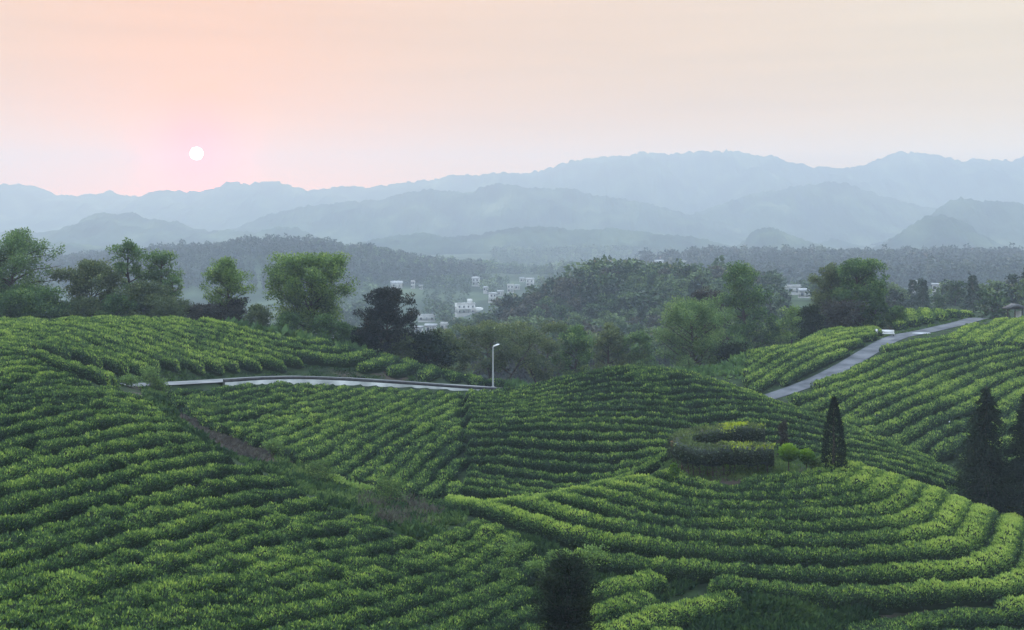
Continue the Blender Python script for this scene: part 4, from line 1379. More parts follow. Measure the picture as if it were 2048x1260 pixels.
G_F = 'dark conifers round the mound'
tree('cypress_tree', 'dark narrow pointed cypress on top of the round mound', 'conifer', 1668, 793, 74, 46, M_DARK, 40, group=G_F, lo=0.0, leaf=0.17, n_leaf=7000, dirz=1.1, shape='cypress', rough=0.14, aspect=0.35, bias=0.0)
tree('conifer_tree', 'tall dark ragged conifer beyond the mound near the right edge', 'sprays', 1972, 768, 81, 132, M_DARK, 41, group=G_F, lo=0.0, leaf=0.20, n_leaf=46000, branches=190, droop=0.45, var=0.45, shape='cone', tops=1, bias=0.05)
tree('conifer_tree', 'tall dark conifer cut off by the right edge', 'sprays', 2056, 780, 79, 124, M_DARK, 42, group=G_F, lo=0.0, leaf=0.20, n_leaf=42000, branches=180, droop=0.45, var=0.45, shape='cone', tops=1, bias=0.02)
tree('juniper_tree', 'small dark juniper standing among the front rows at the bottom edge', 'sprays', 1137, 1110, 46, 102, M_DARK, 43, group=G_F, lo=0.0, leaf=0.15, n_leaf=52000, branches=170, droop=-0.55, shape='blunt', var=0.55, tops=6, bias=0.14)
# ------------------------------------------------------------------ woods on the hills beyond
_slope = np.maximum.accumulate(ZZ / YY, axis=0)


def seen(x, y, ztop):
    """does anything of a tree with this top rise above the ground in front of it"""
    u = x / y
    i = np.clip(np.round((u - us[0]) / (us[1] - us[0])).astype(int), 0, len(us) - 1)
    j = np.clip(np.searchsorted(ys, y) - 2, 0, len(ys) - 1)
    return ztop / y > _slope[j, i]


HOUSES = [  # px, py (foot), distance, width px, storeys, roof, label
    (930, 626, fY(600), 38, 2, 'tower', 'largest white house with a tall stair tower above the valley'),
    (853, 641, fY(520), 42, 1, 'flat', 'long low white house left of the house with the stair tower'),
    (862, 664, fY(440), 26, 1, 'gable', 'small white house just right of the dark pine'),
    (838, 668, fY(430), 18, 1, 'gable', 'tiny pale house touching the dark pine in view'),
    (890, 660, fY(450), 20, 1, 'flat', 'small flat white house right of the pine, nearest the wooded hill'),
    (793, 574, fY(672), 36, 1, 'gable', 'wide pale house over the top of the dark pine'),
    (826, 577, fY(668), 12, 2, 'flat', 'narrow white house right of the wide pale house'),
    (842, 580, fY(665), 10, 1, 'gable', 'tiny white house in the trees right of the narrow house'),
    (952, 570, fY(690), 22, 2, 'gable', 'grey roofed white house alone at the left of the village'),
    (985, 604, fY(610), 22, 2, 'gable', 'white house lowest against the edge of the wooded hill'),
    (1001, 590, fY(650), 18, 1, 'gable', 'pale house in the middle of the village cluster'),
    (1021, 584, fY(665), 20, 2, 'flat', 'tall flat roofed house in the village cluster'),
    (1034, 578, fY(680), 16, 1, 'gable', 'small house right of the tall flat roofed village house'),
    (1060, 572, fY(700), 24, 2, 'gable', 'white house at the right end of the village cluster'),
    (1044, 566, fY(720), 14, 1, 'gable', 'small pale house at the back of the village cluster'),
    (972, 582, fY(660), 14, 1, 'gable', 'small grey house at the left of the village cluster'),
    (1584, 586, fY(440), 36, 1, 'flat', 'long white building between the tall tree and the bench trees'),
    (1608, 600, fY(420), 24, 1, 'gable', 'white house right below the long white building'),
    (1830, 578, fY(430), 15, 1, 'flat', 'small white block house above the tea rows beyond the road'),
    (1872, 582, fY(440), 16, 1, 'gable', 'low pale house right of the small white block house'),
    (1318, 534, fY(800), 26, 1, 'gable', 'white house on the saddle right of the far wooded hill'),
    (1366, 529, fY(830), 20, 1, 'flat', 'flat white house half hidden in the tree belt'),
    (527, 648, 430, 26, 1, 'gable', 'white house glimpsed left of the broad bright round tree'),
    (572, 652, 430, 22, 2, 'flat', 'white house glimpsed through the broad bright round tree'),
    (640, 640, 450, 24, 2, 'gable', 'white house glimpsed right of the broad round tree trunk'),
    (678, 664, 420, 26, 1, 'gable', 'white house glimpsed low between round tree and pine'),
    (1760, 505, 2100, 40, 1, 'flat', 'long white shed at the foot of the tall rounded knoll'),
    (1795, 503, 2150, 22, 2, 'gable', 'white house beside the long shed at the knoll foot'),
    (1968, 466, 2280, 24, 2, 'gable', 'white house high behind the tall rounded knoll'),
    (1990, 470, 2260, 16, 2, 'flat', 'small white house next to the one behind the knoll'),
    (2012, 463, 2280, 30, 3, 'flat', 'white block on the slope at the right behind the knoll'),
    (2008, 513, 1800, 28, 2, 'gable', 'white house of the plain village near the right edge'),
    (2030, 516, 1780, 30, 3, 'flat', 'tall white block of the plain village at the right edge'),
    (1985, 518, 1760, 20, 1, 'gable', 'low white house at the left of the plain village'),
]
_hx = np.array([(h[0] - CX) / F_PX * h[2] for h in HOUSES])
_hy = np.array([h[2] for h in HOUSES])
_hw = np.array([h[3] / F_PX * h[2] for h in HOUSES])


def clear_of_houses(x, y):
    """keep the strip in front of every house free so that it can be seen"""
    ok = np.ones(len(x), bool)
    for hx, hy, hw in zip(_hx, _hy, _hw):
        f = y / hy
        inline = np.abs(x - hx * f) < hw * 0.62 + 1.0
        ok &= ~(inline & (f > 0.66) & (f < 1.015))
    return ok


def scatter(rng, n, y0, y1, u0, u1, dmin, H, ok=None):
    y = np.sqrt(rng.uniform(y0 ** 2, y1 ** 2, n))
    u = rng.uniform(u0, u1, n)
    x = u * y
    z = ground(x, y)
    k = seen(x, y, z + H * 0.9)
    if ok is not None:
        k &= ok(x, y, z)
    k &= clear_of_houses(x, y)
    x, y, z = x[k], y[k], z[k]
    keep, cells = [], {}
    for i in range(len(x)):
        c = (int(x[i] // dmin), int(y[i] // dmin))
        good = True
        for a in (-1, 0, 1):
            for b in (-1, 0, 1):
                for j in cells.get((c[0] + a, c[1] + b), ()):
                    if (x[i] - x[j]) ** 2 + (y[i] - y[j]) ** 2 < dmin * dmin:
                        good = False
        if good:
            cells.setdefault(c, []).append(i)
            keep.append(i)
    return x[keep], y[keep], z[keep]


M_WOOD = leaf_mat('wood_leaves', [(0, (0.020, 0.041, 0.020)), (0.5, (0.054, 0.099, 0.037)), (1, (0.170, 0.238, 0.085))], trans=0.25, noise=0.25, nscale=0.03)
M_WOODDARK = leaf_mat('wood_needles', [(0, (0.011, 0.022, 0.015)), (0.5, (0.028, 0.048, 0.028)), (1, (0.070, 0.098, 0.042))], trans=0.12, noise=0.2, nscale=0.03)


def unit_tree(rng, kind, nleaf, leaf):
    """tree of height 1 for the hillside woods, foliage only reaching low"""
    if kind == 'pine':
        T_, L_ = conifer(rng, 1.0, 0.27, lo=0.08, leaf=leaf, n_leaf=nleaf, dirz=-0.3, shape='cone', branches=9, rough=0.5, aspect=0.45, tr=0.015, bias=0.05)
    else:
        global LEAF_MORE
        LEAF_MORE, keep = 1.0, LEAF_MORE
        T_, L_ = broadleaf(rng, 1.0, 0.36, lo=0.12, shape='round' if kind == 'round' else 'oval', limbs=14, per=3, clump=0.27, leaf=leaf, n_leaf=nleaf, tr=0.018, aspect=0.7)
        LEAF_MORE = keep
    TV, TQ = T_
    TV[:, 2] = np.maximum(TV[:, 2], -0.06)
    return TV, TQ, L_[0], L_[1], L_[2]


def tree_data(name, U, mat):
    TV, TQ, LV, LQ, ag = U
    V = np.concatenate([TV, LV])
    Q = np.concatenate([TQ, LQ + len(TV)])
    o = mesh_np(name, V, quads=Q, mat=mat, attrs={'leaf_tone': np.concatenate([np.full(len(TV), 0.3), ag])}, link=False)
    o.data.materials.append(M_BARK)
    mi = np.zeros(len(Q), np.int32)
    mi[:len(TQ)] = 1
    o.data.polygons.foreach_set('material_index', mi)
    return o


rngw = np.random.default_rng(77)
M_WOODLIGHT = leaf_mat('wood_fresh', [(0, (0.035, 0.060, 0.026)), (0.5, (0.10, 0.155, 0.055)), (1, (0.22, 0.29, 0.10))], trans=0.3, noise=0.25, nscale=0.03)
M_WOODBROWN = leaf_mat('wood_brown', [(0, (0.022, 0.024, 0.018)), (0.5, (0.058, 0.060, 0.040)), (1, (0.12, 0.12, 0.07))], trans=0.25, noise=0.25, nscale=0.03)
proto = {'light': [tree_data('woodland_tree', unit_tree(rngw, 'round', 950, 0.095), M_WOODLIGHT) for _ in range(3)],
         'brown': [tree_data('woodland_tree', unit_tree(rngw, 'oval', 750, 0.095), M_WOODBROWN) for _ in range(3)],
         'round': [tree_data('woodland_tree', unit_tree(rngw, 'round', 900, 0.095), M_WOOD) for _ in range(4)],
         'oval': [tree_data('woodland_tree', unit_tree(rngw, 'oval', 850, 0.095), M_WOODDARK) for _ in range(3)],
         'pine': [tree_data('woodland_pine', unit_tree(rngw, 'pine', 800, 0.105), M_WOODDARK) for _ in range(3)]}
# the wooded hill in the middle distance: every tree its own object
def on_h2(x, y, z):
    px = CX + F_PX * x / y
    return (px > 885 - 0.0 * y) & (px < 1560)


X_, Y_, Z_ = scatter(rngw, 9000, 225, 425, -0.075, 0.29, 5.2, 8.0, on_h2)
order = np.argsort(Y_)[:290]
print('hill trees', len(X_), len(order))
LBL = {'round': ('rounded mid green tree in the wood covering the middle hill', 'rounded mid green trees covering the middle hill'),
       'oval': ('dark upright leafy tree in the wood covering the middle hill', 'dark upright trees covering the middle hill'),
       'light': ('fresh pale green tree in the wood covering the middle hill', 'fresh pale green trees on the middle hill'),
       'brown': ('brownish thin leaved tree in the wood covering the middle hill', 'brownish trees on the middle hill'),
       'pine': ('dark pointed conifer in the wood covering the middle hill', 'conifers on the middle hill')}


def pick(rng, x, y):
    a = vnoise(x / 26.0, y / 26.0, 120) + 0.35 * (rng.random() - 0.5)
    if a < 0.30:
        return 'oval' if rng.random() < 0.6 else 'pine'
    if a < 0.52:
        return 'brown' if rng.random() < 0.75 else 'round'
    if a < 0.70:
        return 'round'
    return 'light' if rng.random() < 0.7 else 'pine'


def put(kind, x, y, z, s, w_, lbl):
    o = proto[kind][rngw.integers(len(proto[kind]))].copy()
    COL.objects.link(o)
    o.location = (x, y, z - 0.3)
    o.rotation_euler = (rngw.normal() * 0.05, rngw.normal() * 0.05, rngw.uniform(0, 6.28))
    o.scale = (w_ * s * rngw.uniform(0.9, 1.1), w_ * s, s)
    tag(o, lbl[0], 'tree', lbl[1])


for i in order:
    kind = pick(rngw, X_[i], Y_[i])
    s = rngw.uniform(5.5, 8.5) + 3.0 * vnoise(X_[i] / 14.0, Y_[i] / 14.0, 130) * rngw.random()
    put(kind, X_[i], Y_[i], Z_[i], s * (1.15 if kind == 'pine' else 1.0), rngw.uniform(0.7, 0.9) if kind == 'pine' else rngw.uniform(0.95, 1.45), LBL[kind])


def woodland(label, X, Y, Z, hlo, hhi, mix, rng, nleaf=90, leaf=0.20, mat=None, wide=1.15):
    kinds = ['round', 'oval', 'pine']
    U = {k: [unit_tree(rng, k, nleaf, leaf) for _ in range(4)] for k in kinds}
    V, Q, A, o = [], [], [], 0
    ks = rng.choice(3, len(X), p=mix)
    for x, y, z, k in zip(X, Y, Z, ks):
        TV, TQ, LV, LQ, ag = U[kinds[k]][rng.integers(4)]
        h = (rng.uniform(hlo, hhi) * 0.9 + (hhi - hlo) * 1.5 * (vnoise(x / 28.0, y / 28.0, 133) - 0.35)) * (1.25 if k == 2 else 1)
        w_ = h * wide * rng.uniform(0.8, 1.35) * (0.75 if k == 2 else 1)
        a = rng.uniform(0, 6.28)
        c, s = math.cos(a), math.sin(a)
        P = np.stack([(LV[:, 0] * c - LV[:, 1] * s) * w_ + x, (LV[:, 0] * s + LV[:, 1] * c) * w_ + y, LV[:, 2] * h + z - 0.3], 1)
        V.append(P)
        Q.append(LQ + o)
        A.append(np.clip(ag + rng.normal() * 0.16 + 0.5 * (vnoise(x / 45.0, y / 45.0, 137) - 0.45) - (0.10 if k else 0), 0, 1))
        o += len(P)
    ob = mesh_np('woodland', np.concatenate(V), quads=np.concatenate(Q), mat=mat or M_WOOD, attrs={'leaf_tone': np.concatenate(A)})
    return tag(ob, label, 'woodland', kind='stuff')


def px_of(x, y):
    return CX + F_PX * x / y


woodland('remaining thin wood round the back and foot of the middle wooded hill', *scatter(rngw, 5000, 225, 480, -0.16, 0.30, 5.6, 8.0, lambda x, y, z: (px_of(x, y) > 700) & ((px_of(x, y) < 885) | (y > np.sort(Y_)[min(289, len(Y_) - 1)]))), 6, 9.5, [0.5, 0.3, 0.2], rngw, 160, 0.17)
woodland('dark wood covering the long hill behind the left trees', *scatter(rngw, 24000, 600, 1120, -0.62, -0.03, 8.5, 9.0, lambda x, y, z: z > -62), 8, 12, [0.35, 0.35, 0.3], rngw, 160, 0.155, mat=M_WOODDARK)
woodland('mixed wood on the valley slopes round the village', *scatter(rngw, 22000, 520, 1450, -0.20, 0.06, 10.5, 8.0, lambda x, y, z: vnoise(x / 60, y / 60, 88) > 0.30), 6, 11, [0.6, 0.2, 0.2], rngw, 160, 0.155)
woodland('wood on the small far hill at centre', *scatter(rngw, 9000, 1100, 1950, -0.02, 0.16, 11, 9.0), 9, 13, [0.5, 0.3, 0.2], rngw, 110, 0.19)
woodland('dark tree belt crossing the right half of the valley', *scatter(rngw, 26000, 680, 1250, 0.13, 0.62, 8.0, 9.0, lambda x, y, z: vnoise(x / 45, y / 45, 91) > 0.18), 8, 14, [0.4, 0.3, 0.3], rngw, 170, 0.155, mat=M_WOODDARK)
woodland('scrubby wood on the left valley side under the hill', *scatter(rngw, 9000, 170, 560, -0.62, -0.05, 7.5, 6.0, lambda x, y, z: vnoise(x / 30, y / 30, 95) > 0.25), 4, 8, [0.7, 0.2, 0.1], rngw, 150, 0.18)
# trees near the pavilion and behind the upper tea rows: one object each
X_, Y_, Z_ = scatter(rngw, 4000, 200, 420, 0.255, 0.60, 8.0, 8.0, lambda x, y, z: (px_of(x, y) > 1560) & ((y > 232) | (px_of(x, y) > 1985)))
MIX = {k: (v[0].replace('wood covering the middle hill', 'loose grove beyond the upper tea rows'), v[1].replace('covering the middle hill', 'of the loose grove').replace('on the middle hill', 'of the loose grove')) for k, v in LBL.items()}
for i in np.argsort(Y_)[:150]:
    r = rngw.random()
    kind = 'light' if r < 0.34 else ('round' if r < 0.58 else ('oval' if r < 0.72 else 'pine'))
    s = rngw.uniform(4.5, 8.5) * (1.15 if kind == 'pine' else 1)
    put(kind, X_[i], Y_[i], Z_[i], s, rngw.uniform(0.7, 0.9) if kind == 'pine' else rngw.uniform(0.95, 1.4), MIX[kind])

# ------------------------------------------------------------------ houses
M_HWALL = plain_mat('house_wall', (0.40, 0.41, 0.42), (0.62, 0.62, 0.62), 0.25, 0.8)
M_HROOF = plain_mat('house_roof', (0.20, 0.21, 0.23), (0.36, 0.37, 0.39), 0.8, 0.8)
M_HFLAT = plain_mat('flat_roof', (0.45, 0.46, 0.47), (0.6, 0.6, 0.6), 0.8, 0.8)
M_PLINTH = plain_mat('plinth_stone', (0.25, 0.25, 0.25), (0.34, 0.34, 0.33), 1.5, 0.9)


class MB:
    def __init__(self):
        self.V, self.Q, self.T = [], [], []

    def box(self, x0, y0, z0, x1, y1, z1):
        o = len(self.V)
        self.V += [(x, y, z) for z in (z0, z1) for y in (y0, y1) for x in (x0, x1)]
        self.Q += [(o, o + 2, o + 3, o + 1), (o + 4, o + 5, o + 7, o + 6), (o, o + 1, o + 5, o + 4), (o + 2, o + 6, o + 7, o + 3), (o, o + 4, o + 6, o + 2), (o + 1, o + 3, o + 7, o + 5)]
        return self

    def prism(self, pts, y0, y1):
        """outline in x,z pushed along y"""
        o, n = len(self.V), len(pts)
        self.V += [(x, y0, z) for x, z in pts] + [(x, y1, z) for x, z in pts]
        for i in range(n):
            j = (i + 1) % n
            self.Q.append((o + i, o + j, o + n + j, o + n + i))
        for i in range(1, n - 1):
            self.T += [(o, o + i + 1, o + i), (o + n, o + n + i, o + n + i + 1)]
        return self

    def add(self, V, Q):
        o = len(self.V)
        self.V += [tuple(v) for v in V]
        self.Q += [tuple(int(i) + o for i in q) for q in Q]
        return self

    def build(self, name, mat, parent=None, smooth=False):
        return mesh_np(name, self.V, quads=self.Q or None, tris=self.T or None, mat=mat, parent=parent, smooth=smooth)


def house(px, py, Y, wpx, storeys, roof, label, seed):
    rng = np.random.default_rng(seed)
    x, y, z = at(px, py, Y)
    g = gz(x, y)
    z = max(z, g + 0.2) if Y < 1500 else z
    w = (0.95 if roof == 'tower' else (0.62 if 700 < Y < 1500 else 0.8)) * wpx / F_PX * Y
    d = w * rng.uniform(0.55, 0.8)
    h = storeys * min(3.4, max(2.9, w * 0.32))
    e = empty('village_house', (x, y, z), rng.uniform(-0.35, 0.35))
    tag(e, label, 'house', 'white houses of the valley villages')
    MB().box(-w / 2 - 0.15, -d / 2 - 0.15, -9.0, w / 2 + 0.15, d / 2 + 0.15, 0.35).build('plinth', M_PLINTH, e)
    MB().box(-w / 2, -d / 2, 0.35, w / 2, d / 2, h).build('wall', M_HWALL, e)
    if roof == 'gable':
        rh = d * 0.28
        m = MB()
        m.V, m.T = [], []
        o_ = 0.5
        X0, X1 = -w / 2 - o_, w / 2 + o_
        V = [(X0, -d / 2 - o_, h), (X1, -d / 2 - o_, h), (X1, 0, h + rh), (X0, 0, h + rh), (X0, d / 2 + o_, h), (X1, d / 2 + o_, h)]
        V += [(a, b, c + 0.25) for a, b, c in V]
        m.V = V
        m.Q = [(6, 7, 8, 9), (9, 8, 11, 10), (0, 3, 2, 1), (3, 4, 5, 2), (0, 1, 7, 6), (4, 10, 11, 5), (0, 6, 9, 3), (3, 9, 10, 4), (1, 2, 8, 7), (2, 5, 11, 8)]
        m.build('roof', M_HROOF, e)
        g = MB()
        g.prism([(-d / 2 + 0.02, h), (d / 2 - 0.02, h), (0, h + rh - 0.05)], -w / 2 + 0.03, w / 2 - 0.03)
        go = g.build('gable', M_HWALL, e)
        go.rotation_euler = (0, 0, math.pi / 2)
    else:
        ro = MB().box(-w / 2 - 0.3, -d / 2 - 0.3, h + 0.003, w / 2 + 0.3, d / 2 + 0.3, h + 0.3).build('roof', M_HFLAT, e)
        MB().box(-w / 2, -d / 2, h + 0.303, w / 2, -d / 2 + 0.2, h + 1.1).build('parapet', M_HWALL, ro)
        if roof == 'tower':
            MB().box(w * 0.18, -d * 0.1, h + 0.303, w * 0.40, d * 0.35, h + 3.2).build('stair_tower', M_HWALL, e)
            MB().box(w * 0.53, -d / 2 - 0.2, 0.35, w * 0.95, d * 0.3, h * 0.55).build('side_wing', M_HWALL, e)
            bal = MB()
            bal.box(-w / 2 + 0.2, -d / 2 - 1.5, h * 0.48, w * 0.3, -d / 2 - 0.003, h * 0.48 + 0.25)
            for q in range(3):
                bx = -w / 2 + 0.4 + q * (w * 0.78 - 0.6) / 2
                bal.box(bx, -d / 2 - 1.45, 0, bx + 0.35, -d / 2 - 1.1, h * 0.48 - 0.003)
            bal.build('balcony', M_HWALL, e)
    nw = max(2, min(4, int(w / 3.2)))
    for s in range(storeys):
        for k in range(nw):
            if s == 0 and k == nw // 2:
                continue
            cx_ = -w / 2 + w * (k + 0.5) / nw
            zz = 0.9 + s * h / storeys
            MB().box(cx_ - 0.6, -d / 2 - 0.03, zz, cx_ + 0.6, -d / 2 + 0.02, zz + 1.35).build('window', M_GLASS, e)
    cx_ = -w / 2 + w * (nw // 2 + 0.5) / nw
    MB().box(cx_ - 0.5, -d / 2 - 0.04, 0.36, cx_ + 0.5, -d / 2 + 0.02, 2.4).build('door', M_HROOF, e)


for i, h in enumerate(HOUSES):
    house(*h, seed=500 + i)
# ------------------------------------------------------------------ clipped hedge and shrubs on the mound
M_HEDGE = leaf_mat('hedge_leaves', [(0, (0.016, 0.028, 0.016)), (0.35, (0.055, 0.085, 0.040)), (0.65, (0.13, 0.18, 0.055)), (1, (0.36, 0.44, 0.03))], trans=0.25, rough=0.45, noise=0.3, nscale=0.8)


def clipped_hedge(P, hw, z0, z1, rng, leaf, dens, gold):
    """flat topped clipped hedge on bare stems: box section body, leaf coat, trunks beneath"""
    P, s = resample(P, 0.22)
    n = len(P)
    t = np.gradient(P, axis=0)
    t /= np.linalg.norm(t, axis=1)[:, None]
    nr = np.stack([-t[:, 1], t[:, 0]], 1)
    end = np.sqrt(np.clip(1 - (1 - np.clip(np.minimum(s, s[-1] - s) / hw, 0, 1)) ** 2, 0.02, 1))
    sec = np.array([(-0.7, 0.20), (-0.92, 0.40), (-0.95, 0.78), (-0.68, 0.94), (0, 1.0), (0.68, 0.94), (0.95, 0.78), (0.92, 0.40), (0.7, 0.20), (-0.7, 0.20)])
    W = hw * 0.92 * end * (1 + 0.22 * fbm(s / 0.9, s * 0, 3))
    Hh = (z1 - z0)
    jit = 1 + 0.05 * rng.normal(size=(n, 10))
    X = P[:, None, 0] + nr[:, None, 0] * W[:, None] * sec[None, :, 0] * jit
    Y = P[:, None, 1] + nr[:, None, 1] * W[:, None] * sec[None, :, 0] * jit
    Z = z0 + Hh * (sec[None, :, 1] * 0.97) + 0.05 * rng.normal(size=(n, 10)) + 0.22 * fbm(s / 1.1, s * 0 + 7, 4)[:, None]
    V = np.stack([X, Y, Z], -1).reshape(-1, 3)
    Q = grid_quads(10, n)
    # leaf coat
    per = 2 * hw + 2 * Hh * 0.8
    k = int(s[-1] * per * dens)
    a = rng.uniform(0, n - 1.001, k)
    i = a.astype(int)
    fr = a - i
    L = lambda A: A[i] * (1 - fr) + A[i + 1] * fr
    f = rng.random(k)
    top = f < (2 * hw / per)
    v = rng.random(k)
    side = np.where(rng.random(k) < 0.5, -1.0, 1.0)
    offn = np.where(top, rng.uniform(-1, 1, k), side * (0.94 + 0.12 * rng.random(k)))
    zz = np.where(top, 1.0 - 0.14 * np.abs(offn) ** 3 + 0.09 * rng.random(k), 0.95 - 0.86 * v ** 1.1)
    offn = np.where(top, offn, offn * (1.0 + 0.10 * rng.normal(size=k)) * (1 - 0.25 * np.clip((zz - 0.7) / 0.3, 0, 1) ** 2))
    w = L(W) / 0.92
    nx, ny = L(nr[:, 0]), L(nr[:, 1])
    pos = np.stack([L(P[:, 0]) + nx * w * offn, L(P[:, 1]) + ny * w * offn, z0 + Hh * zz + 0.22 * fbm(L(s) / 1.1, L(s) * 0 + 7, 4)], 1)
    d = np.stack([nx * offn * np.where(top, 0.2, 1.0), ny * offn * np.where(top, 0.2, 1.0), np.where(top, 1.0, 0.35)], 1) + rng.normal(size=(k, 3)) * 0.5
    d /= np.linalg.norm(d, axis=1)[:, None]
    sz = leaf * rng.uniform(0.6, 1.4, k)
    LV, LQ = diamonds(pos, d, sz, sz * 0.6, rng)
    g = gold(L(s) / s[-1]) * smooth01((vnoise(L(s) / 0.7, offn * 1.2 + 3, 17) - 0.22) / 0.35)
    leaf_tone = 0.10 + 0.24 * rng.random(k) + np.where(top, 0.30, 0.0) + np.where(zz > 0.80, 1, 0) * g * (0.35 + 0.4 * rng.random(k))  # flat top lighter than the sides, gold patches along the upper part
    Vv = np.concatenate([V, LV])
    Qq = np.concatenate([Q, LQ + len(V)])
    ag = np.concatenate([np.full(len(V), 0.02), np.repeat(np.clip(leaf_tone, 0, 1), 4)])
    stems = []
    for q in np.arange(0.4, s[-1], 0.55):
        c = np.array([np.interp(q, s, P[:, 0]), np.interp(q, s, P[:, 1])]) + rng.normal(size=2) * 0.2
        g0 = gz(c[0], c[1])
        lean = rng.normal(size=2) * 0.12
        stems.append((np.array([[c[0], c[1], g0 - 0.1], [c[0] + lean[0] * 0.5, c[1] + lean[1] * 0.5, (g0 + z0 + Hh * 0.2) / 2], [c[0] + lean[0], c[1] + lean[1], z0 + Hh * 0.45]]), [0.05, 0.04, 0.03]))
    return Vv, Qq, ag, stems


rngh = np.random.default_rng(5)
HZ = -18.9
hedge_pts = [((px - CX) / F_PX * Y, Y) for px, Y in [(1548, 74.6), (1500, 74.6), (1440, 74.7), (1395, 75.0), (1366, 76.1), (1360, 77.8), (1378, 79.4), (1412, 80.6), (1455, 81.4), (1500, 81.7), (1530, 81.6)]]
hp = catmull(np.c_[np.array(hedge_pts), np.zeros(len(hedge_pts))], 8)[:, :2]
hz_top = -(892 - HORIZON) / F_PX * 74.6
e = empty('clipped_hedge', (hp[0, 0], hp[0, 1], HZ))
tag(e, 'dark clipped hedge curving round in a flat topped hook on the mound, with golden tips', 'hedge')
Vh, Qh, Ah, stems = clipped_hedge(hp, 0.80, HZ + 0.10, hz_top, rngh, 0.19, 95, lambda f: np.clip(np.maximum(smooth01((f - 0.70) / 0.08), 0.55 * (1 - smooth01((f - 0.16) / 0.10))), 0, 1))
org = np.array([hp[0, 0], hp[0, 1], HZ])
mesh_np('foliage', Vh - org, quads=Qh, mat=M_HEDGE, attrs={'leaf_tone': Ah}, parent=e)
for st in stems:
    SV, SQ = tubes([st], 5)
    mesh_np('stem', SV - org, quads=SQ, mat=M_BARK, parent=e)

G_S = 'small shrubs on the mound'
for (px, top, Y, w, label, mat, b, sd) in [
        (1577, 889, 73.6, 42, 'round golden green ball shrub between the hedge end and the smaller ball shrub', M_BRIGHT, 0.12, 61),
        (1613, 899, 73.4, 34, 'smaller round golden green ball shrub beside the cypress', M_BRIGHT, 0.05, 62)]:
    x, y, zt = at(px, top, Y)
    zb = gz(x, y)
    H = zt - zb
    LEAF_MORE = 1.0
    place_tree('ball_shrub', label, 'shrub', ball(np.random.default_rng(sd), H, 0.84 * w / 2 / F_PX * Y, bias=b), (x, y, zb - 0.05), mat, G_S)
for (px, top, Y, w, label, mat, b, sd, nm) in [
        (1566, 838, 77.5, 22, 'slim reddish dark shrub standing behind the hedge end', M_PURPLE, 0.0, 63, 'slim_shrub'),
        (1632, 915, 73.8, 26, 'low leafy green shrub filling the gap left of the cypress', M_GRASS, 0.1, 64, 'low_shrub'),
        (1352, 925, 73.4, 22, 'small golden shrub under the left end of the hedge', M_BRIGHT, -0.05, 65, 'low_shrub'),
        (1075, 1005, 70.5, 36, 'fresh green shrub on the left shoulder of the mound', M_FRESH, 0.2, 66, 'low_shrub'),
        (1880, 790, 118, 70, 'bright green weedy patch shrub among the far right tea rows', M_GRASS, 0.05, 67, 'weed_clump'),
        (1117, 1105, 60.2, 52, 'single round tea bush beside the top of the dark juniper', M_FRESH, 0.0, 68, 'tea_bush'),
        (1185, 1100, 60.0, 62, 'stray round tea bush on the bare soil right of the juniper top', M_FRESH, 0.0, 69, 'tea_bush'),
        (1030, 1092, 60.5, 58, 'stray tea bush in the gap between the slope rows and the juniper, upper one', M_FRESH, -0.06, 72, 'tea_bush'),
        (1072, 1128, 58.5, 50, 'stray tea bush in the gap just left of the juniper top', M_FRESH, -0.10, 73, 'tea_bush'),
        (1015, 1145, 57.5, 46, 'stray tea bush at the end of the slope rows left of the juniper', M_FRESH, -0.10, 74, 'tea_bush'),
        (640, 925, 77, 60, 'leafy bright bush in the gully below the slanting rows', M_GRASS, 0.05, 75, 'weed_clump'),
        (780, 962, 73, 74, 'largest bright weedy bush in the gully, above the bracken thicket', M_GRASS, 0.08, 76, 'weed_clump'),
        (545, 885, 82, 50, 'small leafy bush on the upper gully edge below the wall rows', M_FRESH, -0.05, 77, 'weed_clump'),
        (415, 815, 89, 40, 'small green bush at the top of the brown soil patch', M_GRASS, 0.0, 78, 'weed_clump'),
        (318, 766, 97.5, 40, 'round tea bush in front of the left end of the concrete lane', M_FRESH, -0.08, 79, 'tea_bush'),
        (258, 760, 95, 44, 'leftmost of the round tea bushes hiding the start of the concrete lane', M_FRESH, -0.08, 80, 'tea_bush'),
        (300, 735, 97, 44, 'round tea bush alone by the start of the concrete lane', M_FRESH, -0.05, 70, 'tea_bush'),
        (1310, 748, 110.5, 30, 'rounded tea bush standing proud near the middle hill crest', M_FRESH, -0.1, 71, 'tea_bush')]:
    x, y, zt = at(px, top, Y)
    zb = gz(x, y)
    H = max(0.9, zt - zb)
    LEAF_MORE = 1.0
    place_tree(nm, label, 'shrub', broadleaf(np.random.default_rng(sd), H, w / 2 / F_PX * Y, lo=0.05, shape='dome', limbs=22, per=4, clump=0.28, leaf=0.16, n_leaf=1500, tr=0.035, bias=b), (x, y, zb - 0.05), mat)
LEAF_MORE = 3.8

